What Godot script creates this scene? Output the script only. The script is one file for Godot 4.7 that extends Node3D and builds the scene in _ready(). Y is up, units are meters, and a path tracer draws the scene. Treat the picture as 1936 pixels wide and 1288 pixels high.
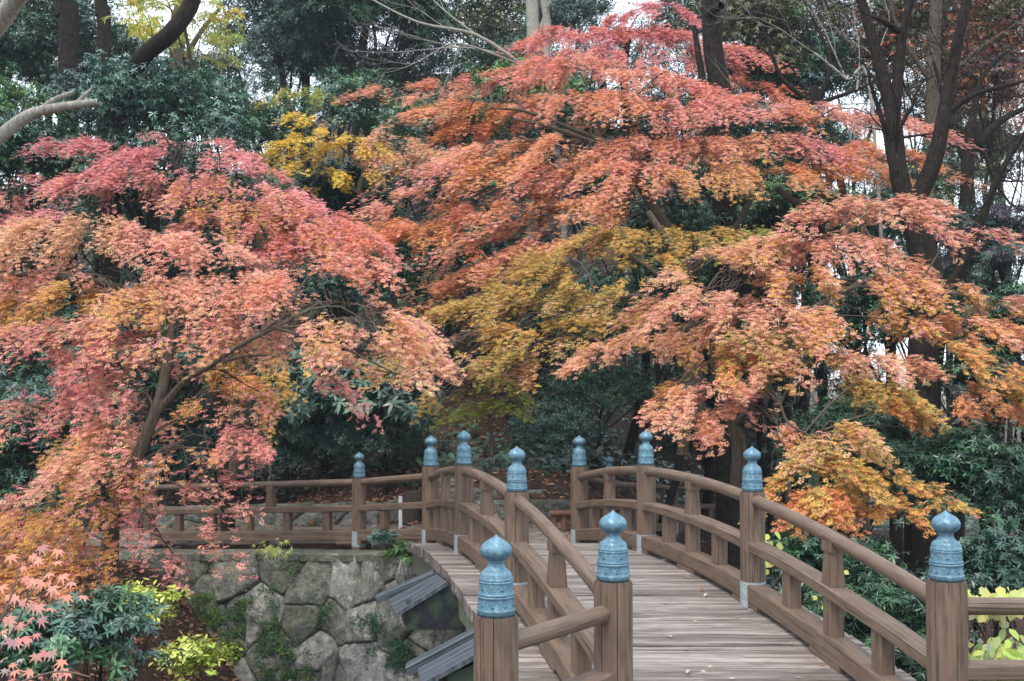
extends Node3D
# A wooden arched bridge with bronze finials in an autumn garden of maples, under an overcast sky.

const F := 2000.0            # focal length, in pixels of a 1936 px wide picture
const EYE := Vector3(0, 2.27, 0)
var rng := RandomNumberGenerator.new()
var cam_basis := Basis.IDENTITY
var noise := FastNoiseLite.new()
var counts := {}
var M := {}
var LEAF := {}

# ------------------------------------------------------------------ mesh builder
class MB:
	var v := PackedVector3Array()
	var n := PackedVector3Array()
	var uv := PackedVector2Array()
	var idx := PackedInt32Array()
	var col := PackedColorArray()
	func add(p: Vector3, nn: Vector3, t := Vector2.ZERO) -> int:
		v.append(p); n.append(nn); uv.append(t)
		return v.size() - 1
	func tri(a: int, b: int, c: int) -> void:
		var cr := (v[b] - v[a]).cross(v[c] - v[a])
		if cr.dot(n[a] + n[b] + n[c]) > 0.0:
			idx.append(a); idx.append(c); idx.append(b)
		else:
			idx.append(a); idx.append(b); idx.append(c)
	func quad(a: int, b: int, c: int, d: int) -> void:
		tri(a, b, c); tri(a, c, d)
	func face(pts: Array, u0 := 0.0, v0 := 0.0) -> void:
		var nn: Vector3 = -(pts[1] - pts[0]).cross(pts[2] - pts[0]).normalized()
		var ex: Vector3 = (pts[1] - pts[0]).normalized()
		var ey: Vector3 = nn.cross(ex)
		var ids := []
		for p in pts:
			ids.append(add(p, nn, Vector2(u0 + (p - pts[0]).dot(ex), v0 + (p - pts[0]).dot(ey))))
		for k in range(1, ids.size() - 1):
			tri(ids[0], ids[k], ids[k + 1])
	# a profile (closed, in side / up) swept along a path; hard edges
	func sweep(path: Array, side: Vector3, prof: PackedVector2Array, smooth := false, scales := [], caps := true, uo := 0.0, vo := 0.0) -> void:
		var m := path.size()
		var k := prof.size()
		var length := 0.0
		var rows := []
		var row_n := []
		var lens := []
		for i in m:
			var t: Vector3 = (path[min(i + 1, m - 1)] - path[max(i - 1, 0)]).normalized()
			var s: Vector3 = (side - t * side.dot(t)).normalized()
			var u: Vector3 = s.cross(t).normalized()
			if i > 0:
				length += (path[i] - path[i - 1]).length()
			lens.append(length)
			var sc: float = scales[i] if scales.size() else 1.0
			var row := []
			for j in k:
				row.append(path[i] + s * prof[j].x * sc + u * prof[j].y * sc)
			rows.append(row)
			row_n.append([s, u, t])
		var per := [0.0]
		for j in k:
			per.append(per[j] + prof[j].distance_to(prof[(j + 1) % k]))
		var area := 0.0
		for j in k:
			area += prof[j].cross(prof[(j + 1) % k])
		var flip := 1.0 if area > 0 else -1.0
		var en := []
		for j in k:
			var e := prof[(j + 1) % k] - prof[j]
			en.append(Vector2(e.y, -e.x).normalized() * flip)
		for i in m - 1:
			for j in k:
				var j2 := (j + 1) % k
				var a: Vector2 = en[j]
				var b: Vector2 = en[j]
				if smooth:
					var pa: Vector2 = en[(j + k - 1) % k]
					var pb: Vector2 = en[j2]
					if pa.dot(en[j]) > 0.7: a = (pa + en[j]).normalized()
					if pb.dot(en[j]) > 0.7: b = (pb + en[j]).normalized()
				var q := []
				for w in [[i, j, a], [i, j2, b], [i + 1, j2, b], [i + 1, j, a]]:
					var fr: Array = row_n[w[0]]
					var nn: Vector3 = fr[0] * w[2].x + fr[1] * w[2].y
					var pe: float = per[j] if w[1] == j else per[j + 1]
					q.append(add(rows[w[0]][w[1]], nn, Vector2(uo + pe, vo + lens[w[0]])))
				quad(q[0], q[1], q[2], q[3])
		if caps:
			for e in [0, m - 1]:
				var nn: Vector3 = row_n[e][2] * (-1.0 if e == 0 else 1.0)
				var c := add(path[e], nn, Vector2(uo, vo))
				var ids := []
				for j in k:
					var sc: float = scales[e] if scales.size() else 1.0
					ids.append(add(rows[e][j], nn, Vector2(uo + prof[j].x * sc, vo + prof[j].y * sc)))
				for j in k:
					tri(c, ids[j], ids[(j + 1) % k])
	# a round tapering tube with smooth normals
	func tube(path: Array, radii: Array, sides := 6, uo := 0.0) -> void:
		var m := path.size()
		var s := Vector3.UP
		var first := v.size()
		var length := 0.0
		for i in m:
			var t: Vector3 = (path[min(i + 1, m - 1)] - path[max(i - 1, 0)]).normalized()
			if i == 0 and absf(t.y) > 0.8:
				s = Vector3.RIGHT
			s = (s - t * s.dot(t)).normalized()
			var u := t.cross(s)
			if i > 0:
				length += (path[i] - path[i - 1]).length()
			for j in sides + 1:
				var a := TAU * j / sides
				var nn := s * cos(a) + u * sin(a)
				add(path[i] + nn * radii[i], nn, Vector2(uo + float(j) / sides * 0.6, length))
		for i in m - 1:
			for j in sides:
				var a := first + i * (sides + 1) + j
				quad(a, a + 1, a + sides + 2, a + sides + 1)
	func lathe(at: Vector3, prof: Array, segs: int, hscale: float, rscale: float) -> void:
		var first := v.size()
		for i in prof.size():
			var p: Array = prof[i]
			var q0: Array = prof[max(i - 1, 0)]
			var q1: Array = prof[min(i + 1, prof.size() - 1)]
			var d := Vector2((q1[0] - q0[0]) * rscale, (q1[1] - q0[1]) * hscale).normalized()
			for j in segs + 1:
				var a := TAU * j / segs
				add(at + Vector3(cos(a) * p[0] * rscale, p[1] * hscale, sin(a) * p[0] * rscale), Vector3(cos(a) * d.y, -d.x, sin(a) * d.y), Vector2(float(j) / segs, p[1]))
		for i in prof.size() - 1:
			for j in segs:
				var a := first + i * (segs + 1) + j
				quad(a, a + 1, a + segs + 2, a + segs + 1)
	func mesh() -> ArrayMesh:
		var arr := []
		arr.resize(Mesh.ARRAY_MAX)
		arr[Mesh.ARRAY_VERTEX] = v
		arr[Mesh.ARRAY_NORMAL] = n
		arr[Mesh.ARRAY_TEX_UV] = uv
		if col.size() == v.size():
			arr[Mesh.ARRAY_COLOR] = col
		arr[Mesh.ARRAY_INDEX] = idx
		var am := ArrayMesh.new()
		am.add_surface_from_arrays(Mesh.PRIMITIVE_TRIANGLES, arr)
		return am

# copies of a few leaf meshes, collected for one crown
class Crown:
	var bufs := []
	var places := []
	var keep := false
	func _init(k: int) -> void:
		for i in k:
			bufs.append(PackedFloat32Array())
	func add(k: int, x: Vector3, y: Vector3, z: Vector3, o: Vector3, c: Color) -> void:
		bufs[k].append_array(PackedFloat32Array([x.x, y.x, z.x, o.x, x.y, y.y, z.y, o.y, x.z, y.z, z.z, o.z, c.r, c.g, c.b, 1.0]))
		if keep:
			places.append([k, Transform3D(Basis(x, y, z), o), c, bufs[k].size() / 16 - 1])

# ------------------------------------------------------------------ objects
func numbered(parent: Node, called: String) -> String:
	var key := str(parent.get_instance_id()) + called
	var k: int = counts.get(key, 0)
	counts[key] = k + 1
	return called if k == 0 else "%s_%03d" % [called, k]

func thing(called: String, label: String, category: String, at := Vector3.ZERO, group := "") -> Node3D:
	var o := Node3D.new()
	o.name = numbered(self, called)
	add_child(o)
	o.position = at
	tag(o, label, category, group)
	return o

func tag(o: Node, label: String, category: String, group := "") -> void:
	o.set_meta("label", label)
	o.set_meta("category", category)
	if group: o.set_meta("group", group)

# a mesh made in world coordinates, as a part of a thing (or a sub-part of a part)
func part(called: String, m: Variant, mat: Material, parent: Node3D, label := "") -> MeshInstance3D:
	var o := MeshInstance3D.new()
	o.name = numbered(parent, called)
	o.mesh = m.mesh() if m is MB else m
	o.material_override = mat
	parent.add_child(o)
	if parent != self and not parent is MeshInstance3D:
		o.position = -parent.position
	if label: o.set_meta("label", label)
	return o

func struct(called: String, m: Variant, mat: Material) -> MeshInstance3D:
	var o := part(called, m, mat, self)
	o.set_meta("kind", "structure")
	return o

func many(called: String, m: Mesh, buf: PackedFloat32Array, mat: Material, parent: Node3D) -> void:
	if buf.size() == 0: return
	var mm := MultiMesh.new()
	mm.transform_format = MultiMesh.TRANSFORM_3D
	mm.use_colors = true
	mm.mesh = m
	mm.instance_count = buf.size() / 16
	mm.buffer = buf
	var o := MultiMeshInstance3D.new()
	o.name = numbered(parent, called)
	o.multimesh = mm
	o.material_override = mat
	o.set_meta("kind", "stuff")
	parent.add_child(o)
	if parent != self: o.position = -parent.position

# a point seen at a pixel of the photograph, at a distance along the view
func P(px: float, py: float, d: float) -> Vector3:
	var dir: Vector3 = cam_basis * Vector3((px - 968.0) / F, (644.0 - py) / F, -1.0)
	return EYE + dir * (d / -dir.z)

func jit(a: float) -> float:
	return rng.randf_range(-a, a)

func jv(a: float) -> Vector3:
	return Vector3(jit(a), jit(a), jit(a))

func sst(a: float, b: float, x: float) -> float:
	return smoothstep(0.0, 1.0, clampf((x - a) / (b - a), 0.0, 1.0))

# ------------------------------------------------------------------ materials
func seam(w: int, h: int, freq: float, oct: int, sd: int, fw: int, fh: int) -> PackedByteArray:
	var f := FastNoiseLite.new()
	f.noise_type = FastNoiseLite.TYPE_SIMPLEX_SMOOTH
	f.seed = sd; f.frequency = freq; f.fractal_octaves = oct
	var im := f.get_seamless_image(w, h)
	if fw != w or fh != h:
		im.resize(fw, fh, Image.INTERPOLATE_CUBIC)
	im.convert(Image.FORMAT_L8)
	return im.get_data()

func texture(w: int, h: int, layers: Array, colors: Array, how: Callable) -> ImageTexture:
	var out := PackedByteArray()
	out.resize(w * h * 3)
	for i in w * h:
		var c: Color = how.call(i, layers, colors)
		out[i * 3] = int(clampf(c.r, 0, 1) * 255)
		out[i * 3 + 1] = int(clampf(c.g, 0, 1) * 255)
		out[i * 3 + 2] = int(clampf(c.b, 0, 1) * 255)
	return ImageTexture.create_from_image(Image.create_from_data(w, h, false, Image.FORMAT_RGB8, out))

func std(rough: float, spec := 0.5) -> StandardMaterial3D:
	var m := StandardMaterial3D.new()
	m.roughness = rough
	m.metallic_specular = spec
	return m

func grain(i: int, l: Array, c: Array) -> Color:
	var a: float = l[0][i] / 255.0
	var b: float = l[1][i] / 255.0
	var e: float = l[2][i] / 255.0
	var k: Color = c[0].lerp(c[1], clampf((a - 0.5) * 2.2 + 0.5, 0, 1))
	k = k.lerp(c[2], clampf((b - 0.55) * 3.0, 0, 0.8))
	k = k.lerp(c[3], clampf((e - 0.62) * 4.0, 0, 0.5))
	k = k.lerp(k * 0.86, clampf((l[3][i] / 255.0 - 0.52) * 4.0, 0, 1))     # weather stains
	return k.lerp(k * 0.45, clampf((l[4][i] / 255.0 - 0.84) * 14.0, 0, 1))  # checks along the grain

func grey(i: int, l: Array, _c: Array) -> Color:
	var a: float = l[0][i] / 255.0 * 0.6 + l[2][i] / 255.0 * 0.4
	if l.size() == 5: a -= clampf((l[4][i] / 255.0 - 0.80) * 14.0, 0, 1) * 0.6
	elif l.size() > 3: a = a * 0.6 + l[3][i] / 255.0 * 0.4
	return Color(a, a, a)

func wood(c: Array, sd: int, rough: float, bump: float, streak: int) -> StandardMaterial3D:
	var l := [seam(256, 16, 0.02, 4, sd, 256, 512), seam(128, 32, 0.02, 3, sd + 1, 256, 512), seam(256, streak, 0.06, 3, sd + 2, 256, 512), seam(128, 128, 0.035, 4, sd + 3, 256, 512), seam(256, 20, 0.05, 2, sd + 4, 256, 512)]
	var m := std(rough)
	m.albedo_texture = texture(256, 512, l, c, grain)
	m.heightmap_enabled = true
	m.heightmap_texture = texture(256, 512, l, [], grey)
	m.heightmap_scale = bump
	m.uv1_scale = Vector3(3.4, 0.6, 1)
	return m

func rocky(i: int, l: Array, c: Array) -> Color:
	var a: float = l[0][i] / 255.0
	var b: float = l[1][i] / 255.0
	var e: float = l[2][i] / 255.0
	var g: float = l[3][i] / 255.0
	var k: Color = c[0].lerp(c[1], clampf((a - 0.5) * 2.4 + 0.5, 0, 1))
	k = k.lerp(c[2], clampf((b - 0.58) * 6.0, 0, 0.85))
	k = k.lerp(c[3], clampf((e - 0.60) * 7.0, 0, 0.8))
	return k.lerp(c[4], clampf((g - 0.6) * 6.0, 0, 0.7))

func rough_mat(c: Array, sd: int, freqs: Array, scale: float, bump: float, rough: float, spec := 0.4) -> StandardMaterial3D:
	var l := []
	for k in 4:
		l.append(seam(384, 384, freqs[k], 4, sd + k, 384, 384))
	var m := std(rough, spec)
	m.albedo_texture = texture(384, 384, l, c, rocky)
	if bump > 0.0:
		m.heightmap_enabled = true
		m.heightmap_texture = texture(384, 384, l, [], grey)
		m.heightmap_scale = bump
	m.uv1_triplanar = true
	m.uv1_world_triplanar = true
	m.uv1_scale = Vector3.ONE * scale
	return m

func leafy(rough: float, back: float, spec := 0.5) -> StandardMaterial3D:
	var m := std(rough, spec)
	m.vertex_color_use_as_albedo = true
	m.backlight_enabled = true
	m.backlight = Color(back, back, back)
	return m

func hexes(s: Array) -> Array:
	return s.map(func(x): return Color(x))

func materials() -> void:
	M.wood = wood(hexes(["675243", "705d4d", "5f4c3d", "786656"]), 11, 0.6, 0.25, 8)
	M.wood_dark = wood(hexes(["6b4a35", "77543d", "5e402e", "7f5d46"]), 21, 0.65, 0.25, 8)
	M.deck = []
	for k in 3:
		var b: float = [1.0, 0.92, 1.06][k]
		var mm := wood(hexes(["8a7f79", "a1968f", "6c6058", "302825"]), 31 + 7 * k, 0.4, 1.2, 6)
		mm.albedo_color = Color(b, b, b)
		M.deck.append(mm)
	M.plank_end = wood(hexes(["6b625e", "80766f", "58504c", "8a837c"]), 51, 0.8, 0.4, 8)
	M.mossy_board = wood(hexes(["6d7358", "7d7f6c", "58664a", "5d5a52"]), 61, 0.8, 0.4, 8)
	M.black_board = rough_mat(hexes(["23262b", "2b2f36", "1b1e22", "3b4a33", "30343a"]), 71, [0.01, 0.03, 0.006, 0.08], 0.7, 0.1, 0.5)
	M.roof_board = wood(hexes(["454b53", "565d66", "393e45", "7d858c"]), 81, 0.4, 0.4, 8)
	M.bronze = []
	for k in 2:
		var mb := rough_mat(hexes([["55788a", "658897", "476778", "83a5b0", "435c69"], ["4a5c6a", "586c7a", "405260", "6b8290", "3a4a57"]][k]), 91 + k, [0.012, 0.03, 0.02, 0.07], 3.0, 0.08, 0.52, 0.5)
		mb.metallic = 0.3
		M.bronze.append(mb)
	M.zinc = rough_mat(hexes(["8f989c", "a3acb0", "7d868b", "b4bcc0", "70797d"]), 101, [0.02, 0.04, 0.03, 0.08], 3.0, 0.05, 0.4)
	M.stone = []
	for k in 4:
		var sets := [["62615a", "807f76", "4a4a43", "9a998f", "4c5a3c"], ["6a6962", "87867d", "51524b", "a8a79e", "55604a"], ["55564d", "6f6e62", "434540", "88877b", "45553a"], ["85837c", "a09e97", "6a6962", "c6c5be", "6a6d5c"]]
		M.stone.append(rough_mat(hexes(sets[k]), 111 + 5 * k, [0.01, 0.03, 0.018, 0.06], 0.9, 3.0, 0.85))
	M.mortar = rough_mat(hexes(["45433c", "525046", "393731", "5e5b50", "3f4635"]), 141, [0.01, 0.03, 0.02, 0.06], 0.5, 1.0, 0.95)
	M.litter = rough_mat(hexes(["3c2d23", "543c2d", "2b2019", "6b4d38", "241c16"]), 151, [0.03, 0.06, 0.05, 0.1], 0.5, 3.0, 0.9)
	M.path = rough_mat(hexes(["6f6a63", "7d7870", "5d5850", "8f8a82", "5a4c3e"]), 161, [0.01, 0.05, 0.02, 0.1], 0.6, 0.6, 0.85)
	M.bark = []
	for k in 3:
		var sets := [["241e1b", "332b27", "191513", "453e38", "2c2f27"], ["50453c", "5f544a", "3e352e", "776c61", "484a38"], ["8f8a82", "a39e95", "78736a", "b9b5ad", "777869"]]
		M.bark.append(rough_mat(hexes(sets[k]), 171 + 5 * k, [0.02, 0.05, 0.03, 0.1], 1.2, 2.2, 0.9, 0.18))
		M.bark[k].uv1_scale = Vector3(2.6, 0.45, 2.6)
		M.bark[k].uv1_world_triplanar = false
	M.twig = std(0.7); M.twig.albedo_color = Color("5e4b43")
	M.white = std(0.5); M.white.albedo_color = Color("d8d8d6")
	M.maple = leafy(0.5, 0.8, 0.4)
	M.green = leafy(0.36, 0.3)
	M.dull = leafy(0.7, 0.3, 0.3)
	M.dry = leafy(0.75, 0.2, 0.3)

# ------------------------------------------------------------------ leaf shapes
func maple_leaf(m: MB, t: Transform3D, tint: Color, droop := 0.16, broad := 0.0) -> void:
	var ang := [0.0, 20.0, 40.0, 60.0, 82.0, 104.0, 128.0, 160.0, 200.0, 232.0, 256.0, 278.0, 300.0, 320.0, 340.0]
	var rad := [0.70, 0.16, 0.63, 0.145, 0.5, 0.12, 0.28, 0.06, 0.06, 0.28, 0.12, 0.5, 0.145, 0.63, 0.16]
	var c := m.add(t * Vector3(0, 0, 0.12), (t.basis * Vector3.UP).normalized())
	var ids := []
	for k in 15:
		var a := deg_to_rad(ang[k])
		var r: float = rad[k] + (broad if rad[k] < 0.2 and rad[k] > 0.1 else 0.0)
		var p := Vector3(sin(a) * r, -droop * r * r * 2.0, cos(a) * r + 0.12)
		ids.append(m.add(t * p, (t.basis * Vector3(sin(a) * r * droop * 3.0, 1, cos(a) * r * droop * 3.0)).normalized()))
	for k in 15:
		m.tri(c, ids[k], ids[(k + 1) % 15])
	for k in 16: m.col.append(tint)

func oval_leaf(m: MB, t: Transform3D, w: float, tint: Color, curl := 0.15) -> void:
	var pts := [Vector3(0, 0, 0), Vector3(-w * 0.8, 0.06, 0.33), Vector3(w * 0.8, 0.06, 0.33), Vector3(0, 0.0, 0.36), Vector3(-w * 0.75, 0.05 - curl * 0.4, 0.68), Vector3(w * 0.75, 0.05 - curl * 0.4, 0.68), Vector3(0, -curl * 0.4, 0.7), Vector3(0, -curl, 1.0)]
	var ids := []
	for p in pts:
		ids.append(m.add(t * p, (t.basis * Vector3(p.x * -0.5, 1, curl * p.z)).normalized()))
		m.col.append(tint)
	for q in [[0, 1, 3], [0, 3, 2], [1, 4, 6], [1, 6, 3], [3, 6, 5], [3, 5, 2], [4, 7, 6], [6, 7, 5]]:
		m.tri(ids[q[0]], ids[q[1]], ids[q[2]])

func basis_of(z: Vector3, up: Vector3) -> Basis:
	z = z.normalized()
	var x := up.cross(z).normalized()
	return Basis(x, z.cross(x), z)

func leaf_meshes() -> void:
	LEAF.maple = []; LEAF.maple_local = []
	for k in 4:
		var m := MB.new()
		var loc := []
		for i in 7:
			var z := 0.1 + i * 0.27
			var sd := 1.0 if i % 2 == 0 else -1.0
			var yaw := deg_to_rad(rng.randf_range(35, 80)) * sd if i < 6 else jit(0.3)
			var dir := Vector3(sin(yaw), -rng.randf_range(0.0, 0.3), cos(yaw))
			var up := (Vector3.UP + jv(0.32)).normalized()
			var s := rng.randf_range(0.75, 1.15)
			var t := Transform3D(basis_of(dir, up).scaled(Vector3.ONE * s), Vector3(sin(yaw) * 0.26, jit(0.12), z))
			var g := rng.randf_range(0.65, 1.45)
			var l := rng.randf_range(0.72, 1.2)
			maple_leaf(m, t, Color(l, l * g, l * rng.randf_range(0.8, 1.2)), rng.randf_range(0.05, 0.3))
			loc.append(t)
		LEAF.maple.append(m.mesh()); LEAF.maple_local.append(loc)
	var one := MB.new()
	maple_leaf(one, Transform3D.IDENTITY, Color.WHITE)
	LEAF.maple_one = one.mesh()
	var wide := MB.new()
	maple_leaf(wide, Transform3D.IDENTITY, Color.WHITE, 0.2, 0.09)
	LEAF.maple_wide = wide.mesh()
	# whorls of long evergreen leaves, of small round leaves, and needles or narrow ones
	for spec in [["broad", 6, 0.17, 0.2], ["small", 9, 0.24, 0.1], ["narrow", 9, 0.09, 0.25], ["fern", 11, 0.1, 0.3]]:
		var set := []
		var locs := []
		for k in 3:
			var m := MB.new()
			var loc := []
			for i in spec[1]:
				var a: float = TAU * i / spec[1] + jit(0.35)
				var pitch := rng.randf_range(-0.35, 0.55)
				var s := rng.randf_range(0.7, 1.1)
				var at := Vector3.ZERO
				if spec[0] == "small":
					at = Vector3(jit(0.6), jit(0.4), jit(0.6)); s *= 0.55
				elif spec[0] == "fern":
					at = Vector3(0, 0, 0)
				var l := rng.randf_range(0.75, 1.25)
				var lt := Transform3D(basis_of(Vector3(sin(a), pitch, cos(a)), Vector3.UP + jv(0.3)).scaled(Vector3.ONE * s), at)
				loc.append(lt)
				oval_leaf(m, lt, spec[2], Color(l * rng.randf_range(0.85, 1.15), l, l * rng.randf_range(0.85, 1.15)), spec[3])
			set.append(m.mesh())
			locs.append(loc)
		LEAF[spec[0]] = set
		LEAF[spec[0] + "_local"] = locs
	var o := MB.new()
	oval_leaf(o, Transform3D.IDENTITY, 0.27, Color.WHITE, 0.2)
	LEAF.oval_one = o.mesh()
	for spec in [["broad_one", 0.17, 0.2], ["small_one", 0.24, 0.1], ["narrow_one", 0.09, 0.25], ["fern_one", 0.1, 0.3]]:
		var om := MB.new()
		oval_leaf(om, Transform3D.IDENTITY, spec[1], Color.WHITE, spec[2])
		LEAF[spec[0]] = om.mesh()
	var h := MB.new()   # a heart shaped leaf
	oval_leaf(h, Transform3D.IDENTITY, 0.5, Color.WHITE, 0.2)
	LEAF.heart_one = h.mesh()

# linear leaf colours
const PAL := {
	"P": Color(0.82, 0.35, 0.30), "R": Color(0.76, 0.29, 0.28), "S": Color(0.84, 0.44, 0.29), "O": Color(0.80, 0.38, 0.13), "D": Color(0.78, 0.29, 0.14),
	"E": Color(0.78, 0.47, 0.25), "Y": Color(0.72, 0.42, 0.10), "L": Color(0.47, 0.36, 0.09), "G": Color(0.90, 0.68, 0.09), "M": Color(0.36, 0.42, 0.06), "B": Color(0.16, 0.11, 0.10),
	"V": Color(0.19, 0.27, 0.04), "g": Color(0.055, 0.125, 0.06), "b": Color(0.08, 0.15, 0.115), "d": Color(0.028, 0.068, 0.042), "l": Color(0.12, 0.23, 0.07), "c": Color(0.13, 0.22, 0.17), "y": Color(0.47, 0.50, 0.11), "o": Color(0.14, 0.14, 0.06), "r": Color(0.36, 0.11, 0.05), "u": Color(0.14, 0.10, 0.13), "n": Color(0.13, 0.10, 0.06),
}

func shade_of(pal: String, p: Vector3) -> Color:
	var k := clampf(0.5 + noise.get_noise_3dv(p * 1.4) * 1.3 + jit(0.28), 0.0, 0.999) * pal.length()
	var c: Color = PAL[pal[int(k)]]
	var l := rng.randf_range(0.8, 1.2)
	return Color(c.r * l, c.g * l * rng.randf_range(0.85, 1.15), c.b * l)

# ------------------------------------------------------------------ maples
# A tier: a bough along a ridge from which sprays fall outward and toward the open side.
func tier(cr: Crown, tw: MB, pts: Array, drop: float, f0: float, f1: float, pal: String, dens := 1.0, leaf := 0.085, fwd := 0.8, ragged := 0.5, fall := 0.62) -> void:
	var curve := Curve3D.new()
	for p in pts: curve.add_point(p)
	var total := curve.get_baked_length()
	var fingers := maxi(2, int(total / 0.15))
	var n := int(total / 0.0078 * dens)
	var off := rng.randf() * 100.0
	var fs := []
	for f in fingers:
		var sf := (f + rng.randf()) / fingers
		var lf := drop * maxf(0.2, 0.72 + ragged * noise.get_noise_1d(off + sf * total * 9.0) * 1.2 + jit(0.42)) * (0.5 + 0.5 * minf(1.0, 5.0 * minf(sf + 0.06, 1.06 - sf)))
		var ff := fwd * rng.randf_range(0.5, 1.3)
		if rng.randf() < 0.2: ff = -ff * 0.8
		fs.append([sf, lf, lerpf(f0, f1, sf) + jit(0.22), ff, jit(0.09), jit(0.16)])
	for i in n:
		var fg: Array = fs[rng.randi() % fingers]
		var s := clampf(fg[0] + jit(0.13) / total, 0.0, 1.0)
		var st: Vector3 = curve.sample_baked(s * total) + Vector3(jit(0.03), fg[4] + jit(0.035), fg[5] + jit(0.06))
		var l: float = fg[1] * rng.randf_range(0.45, 1.05)
		var lat: float = fg[2] + jit(0.12)
		var fw: float = fg[3] * rng.randf_range(0.85, 1.15)
		var out := Vector3(lat, 0.0, fw)
		var ex := rng.randf_range(1.15, 1.6)
		var prev := st
		var path := [st]
		var steps := maxi(2, int(l * 1.35 / (leaf * 0.85)))
		for k in range(1, steps + 1):
			var t := float(k) / steps
			var p := st + out * l * t * 1.15 + Vector3.UP * l * (0.10 * sin(t * PI) - fall * pow(t, ex)) + jv(0.02)
			var dir := p - prev
			if noise.get_noise_3d(p.x * 13.0, p.y * 22.0, p.z * 9.0) < -0.16:
				prev = p
				path.append(p)
				continue
			var nn := Vector3(jit(0.3), 1.0, 0.3 + jit(0.3)) + out * 0.12
			var d2 := dir.normalized() * Vector3(1, 0.4, 1) + Vector3(jit(0.5), jit(0.12), jit(0.5))
			var b := basis_of(d2, nn)
			var sz := leaf * 0.46 * rng.randf_range(0.8, 1.2)
			cr.add(rng.randi() % 4, b.x * sz, b.y * sz, b.z * sz, p + jv(0.035), shade_of(pal, p))
			if k % 2 == 0 or k == steps: path.append(p)
			prev = p
		if i % 10 == 0:
			var rr := []
			for k in path.size(): rr.append(lerpf(0.006, 0.002, float(k) / path.size()))
			tw.tube(path, rr, 3)

func bend(a: Vector3, b: Vector3, sag: float, n := 6) -> Array:
	var r := []
	var off := jv(0.12 * a.distance_to(b))
	for i in n + 1:
		var t := float(i) / n
		r.append(a.lerp(b, t) + (Vector3.UP * sag + off) * sin(t * PI) + jv(0.012 * a.distance_to(b)) * sin(t * PI))
	return r

func taper(n: int, a: float, b: float) -> Array:
	var r := []
	for i in n: r.append(lerpf(a, b, float(i) / maxi(1, n - 1)))
	return r

func maple(called: String, label: String, group: String, base: Vector3, trunks: Array, tiers: Array, bark: int, leaf := 0.085, singles := 0, streamers := []) -> Node3D:
	base.y = hgt(base.x, base.z) - 0.05
	var root := thing(called, label, "maple tree", base, group)
	var hubs := []
	for t in trunks:    # [radius at foot, radius at top, points...]
		var m := MB.new()
		var pts: Array = t.slice(2)
		if pts.size() > 2: pts = smooth_path(pts, 4)
		m.tube(pts, taper(pts.size(), t[0], t[1]), 9)
		part("trunk" if t[0] > 0.07 else "limb", m, M.bark[bark], root)
		for p in pts.slice(pts.size() / 3): hubs.append(p)
	var cr := Crown.new(4)
	cr.keep = singles > 0
	var tw := MB.new()
	var boughs := 0
	for t in tiers:      # [distance, drop in pixels, flow at both ends, palette, density, pixels...]
		var pts := []
		var px: Array = t[6]
		var d: float = t[0]
		for k in range(0, px.size(), 2):
			pts.append(P(px[k], px[k + 1], d + jit(0.25)))
		var mid: Vector3 = pts[pts.size() / 2]
		var hub: Vector3 = hubs[0]
		for h in hubs:
			if h.distance_to(mid) + maxf(0.0, h.y - mid.y) * 1.5 < hub.distance_to(mid) + maxf(0.0, hub.y - mid.y) * 1.5: hub = h
		var m := MB.new()
		m.tube(bend(hub, mid + Vector3(0, -0.05, -0.1), 0.2), taper(7, 0.017, 0.008), 6)
		var rp := []
		for p in pts: rp.append(p + Vector3(0, -0.04, -0.05))
		rp = smooth_path(rp, 3)
		m.tube(rp, taper(rp.size(), 0.010, 0.006), 5)
		part("bough", m, M.bark[bark], root)
		tier(cr, tw, pts, t[1] * 1.32 * d / F, t[2] * 1.3, t[3] * 1.3, t[4], t[5], leaf)
	for st in streamers:   # long hanging twigs with level sprays on both sides: [distance, palette, pixels...]
		var path := []
		for k in range(2, st.size(), 2): path.append(P(st[k], st[k + 1], st[0] + jit(0.06)))
		path = smooth_path(path, 5)
		tw.tube(path, taper(path.size(), 0.007, 0.002), 4)
		for k in range(2, path.size()):
			for r in rng.randi_range(2, 5):
				var p: Vector3 = path[k] + Vector3(jit(0.13), jit(0.05), jit(0.13))
				var b := basis_of(Vector3(p.x - path[k].x + jit(0.05), jit(0.02), p.z - path[k].z + jit(0.05)) + Vector3(0.001, 0, 0), Vector3(jit(0.25), 1, 0.35 + jit(0.25)))
				var sz := leaf * 0.8 * rng.randf_range(0.8, 1.15)
				cr.add(rng.randi() % 4, b.x * sz, b.y * sz, b.z * sz, p, shade_of(st[1], p))
	part("twigs", tw, M.twig, root).set_meta("kind", "stuff")
	crown_parts(cr, root, singles)
	return root

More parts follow.
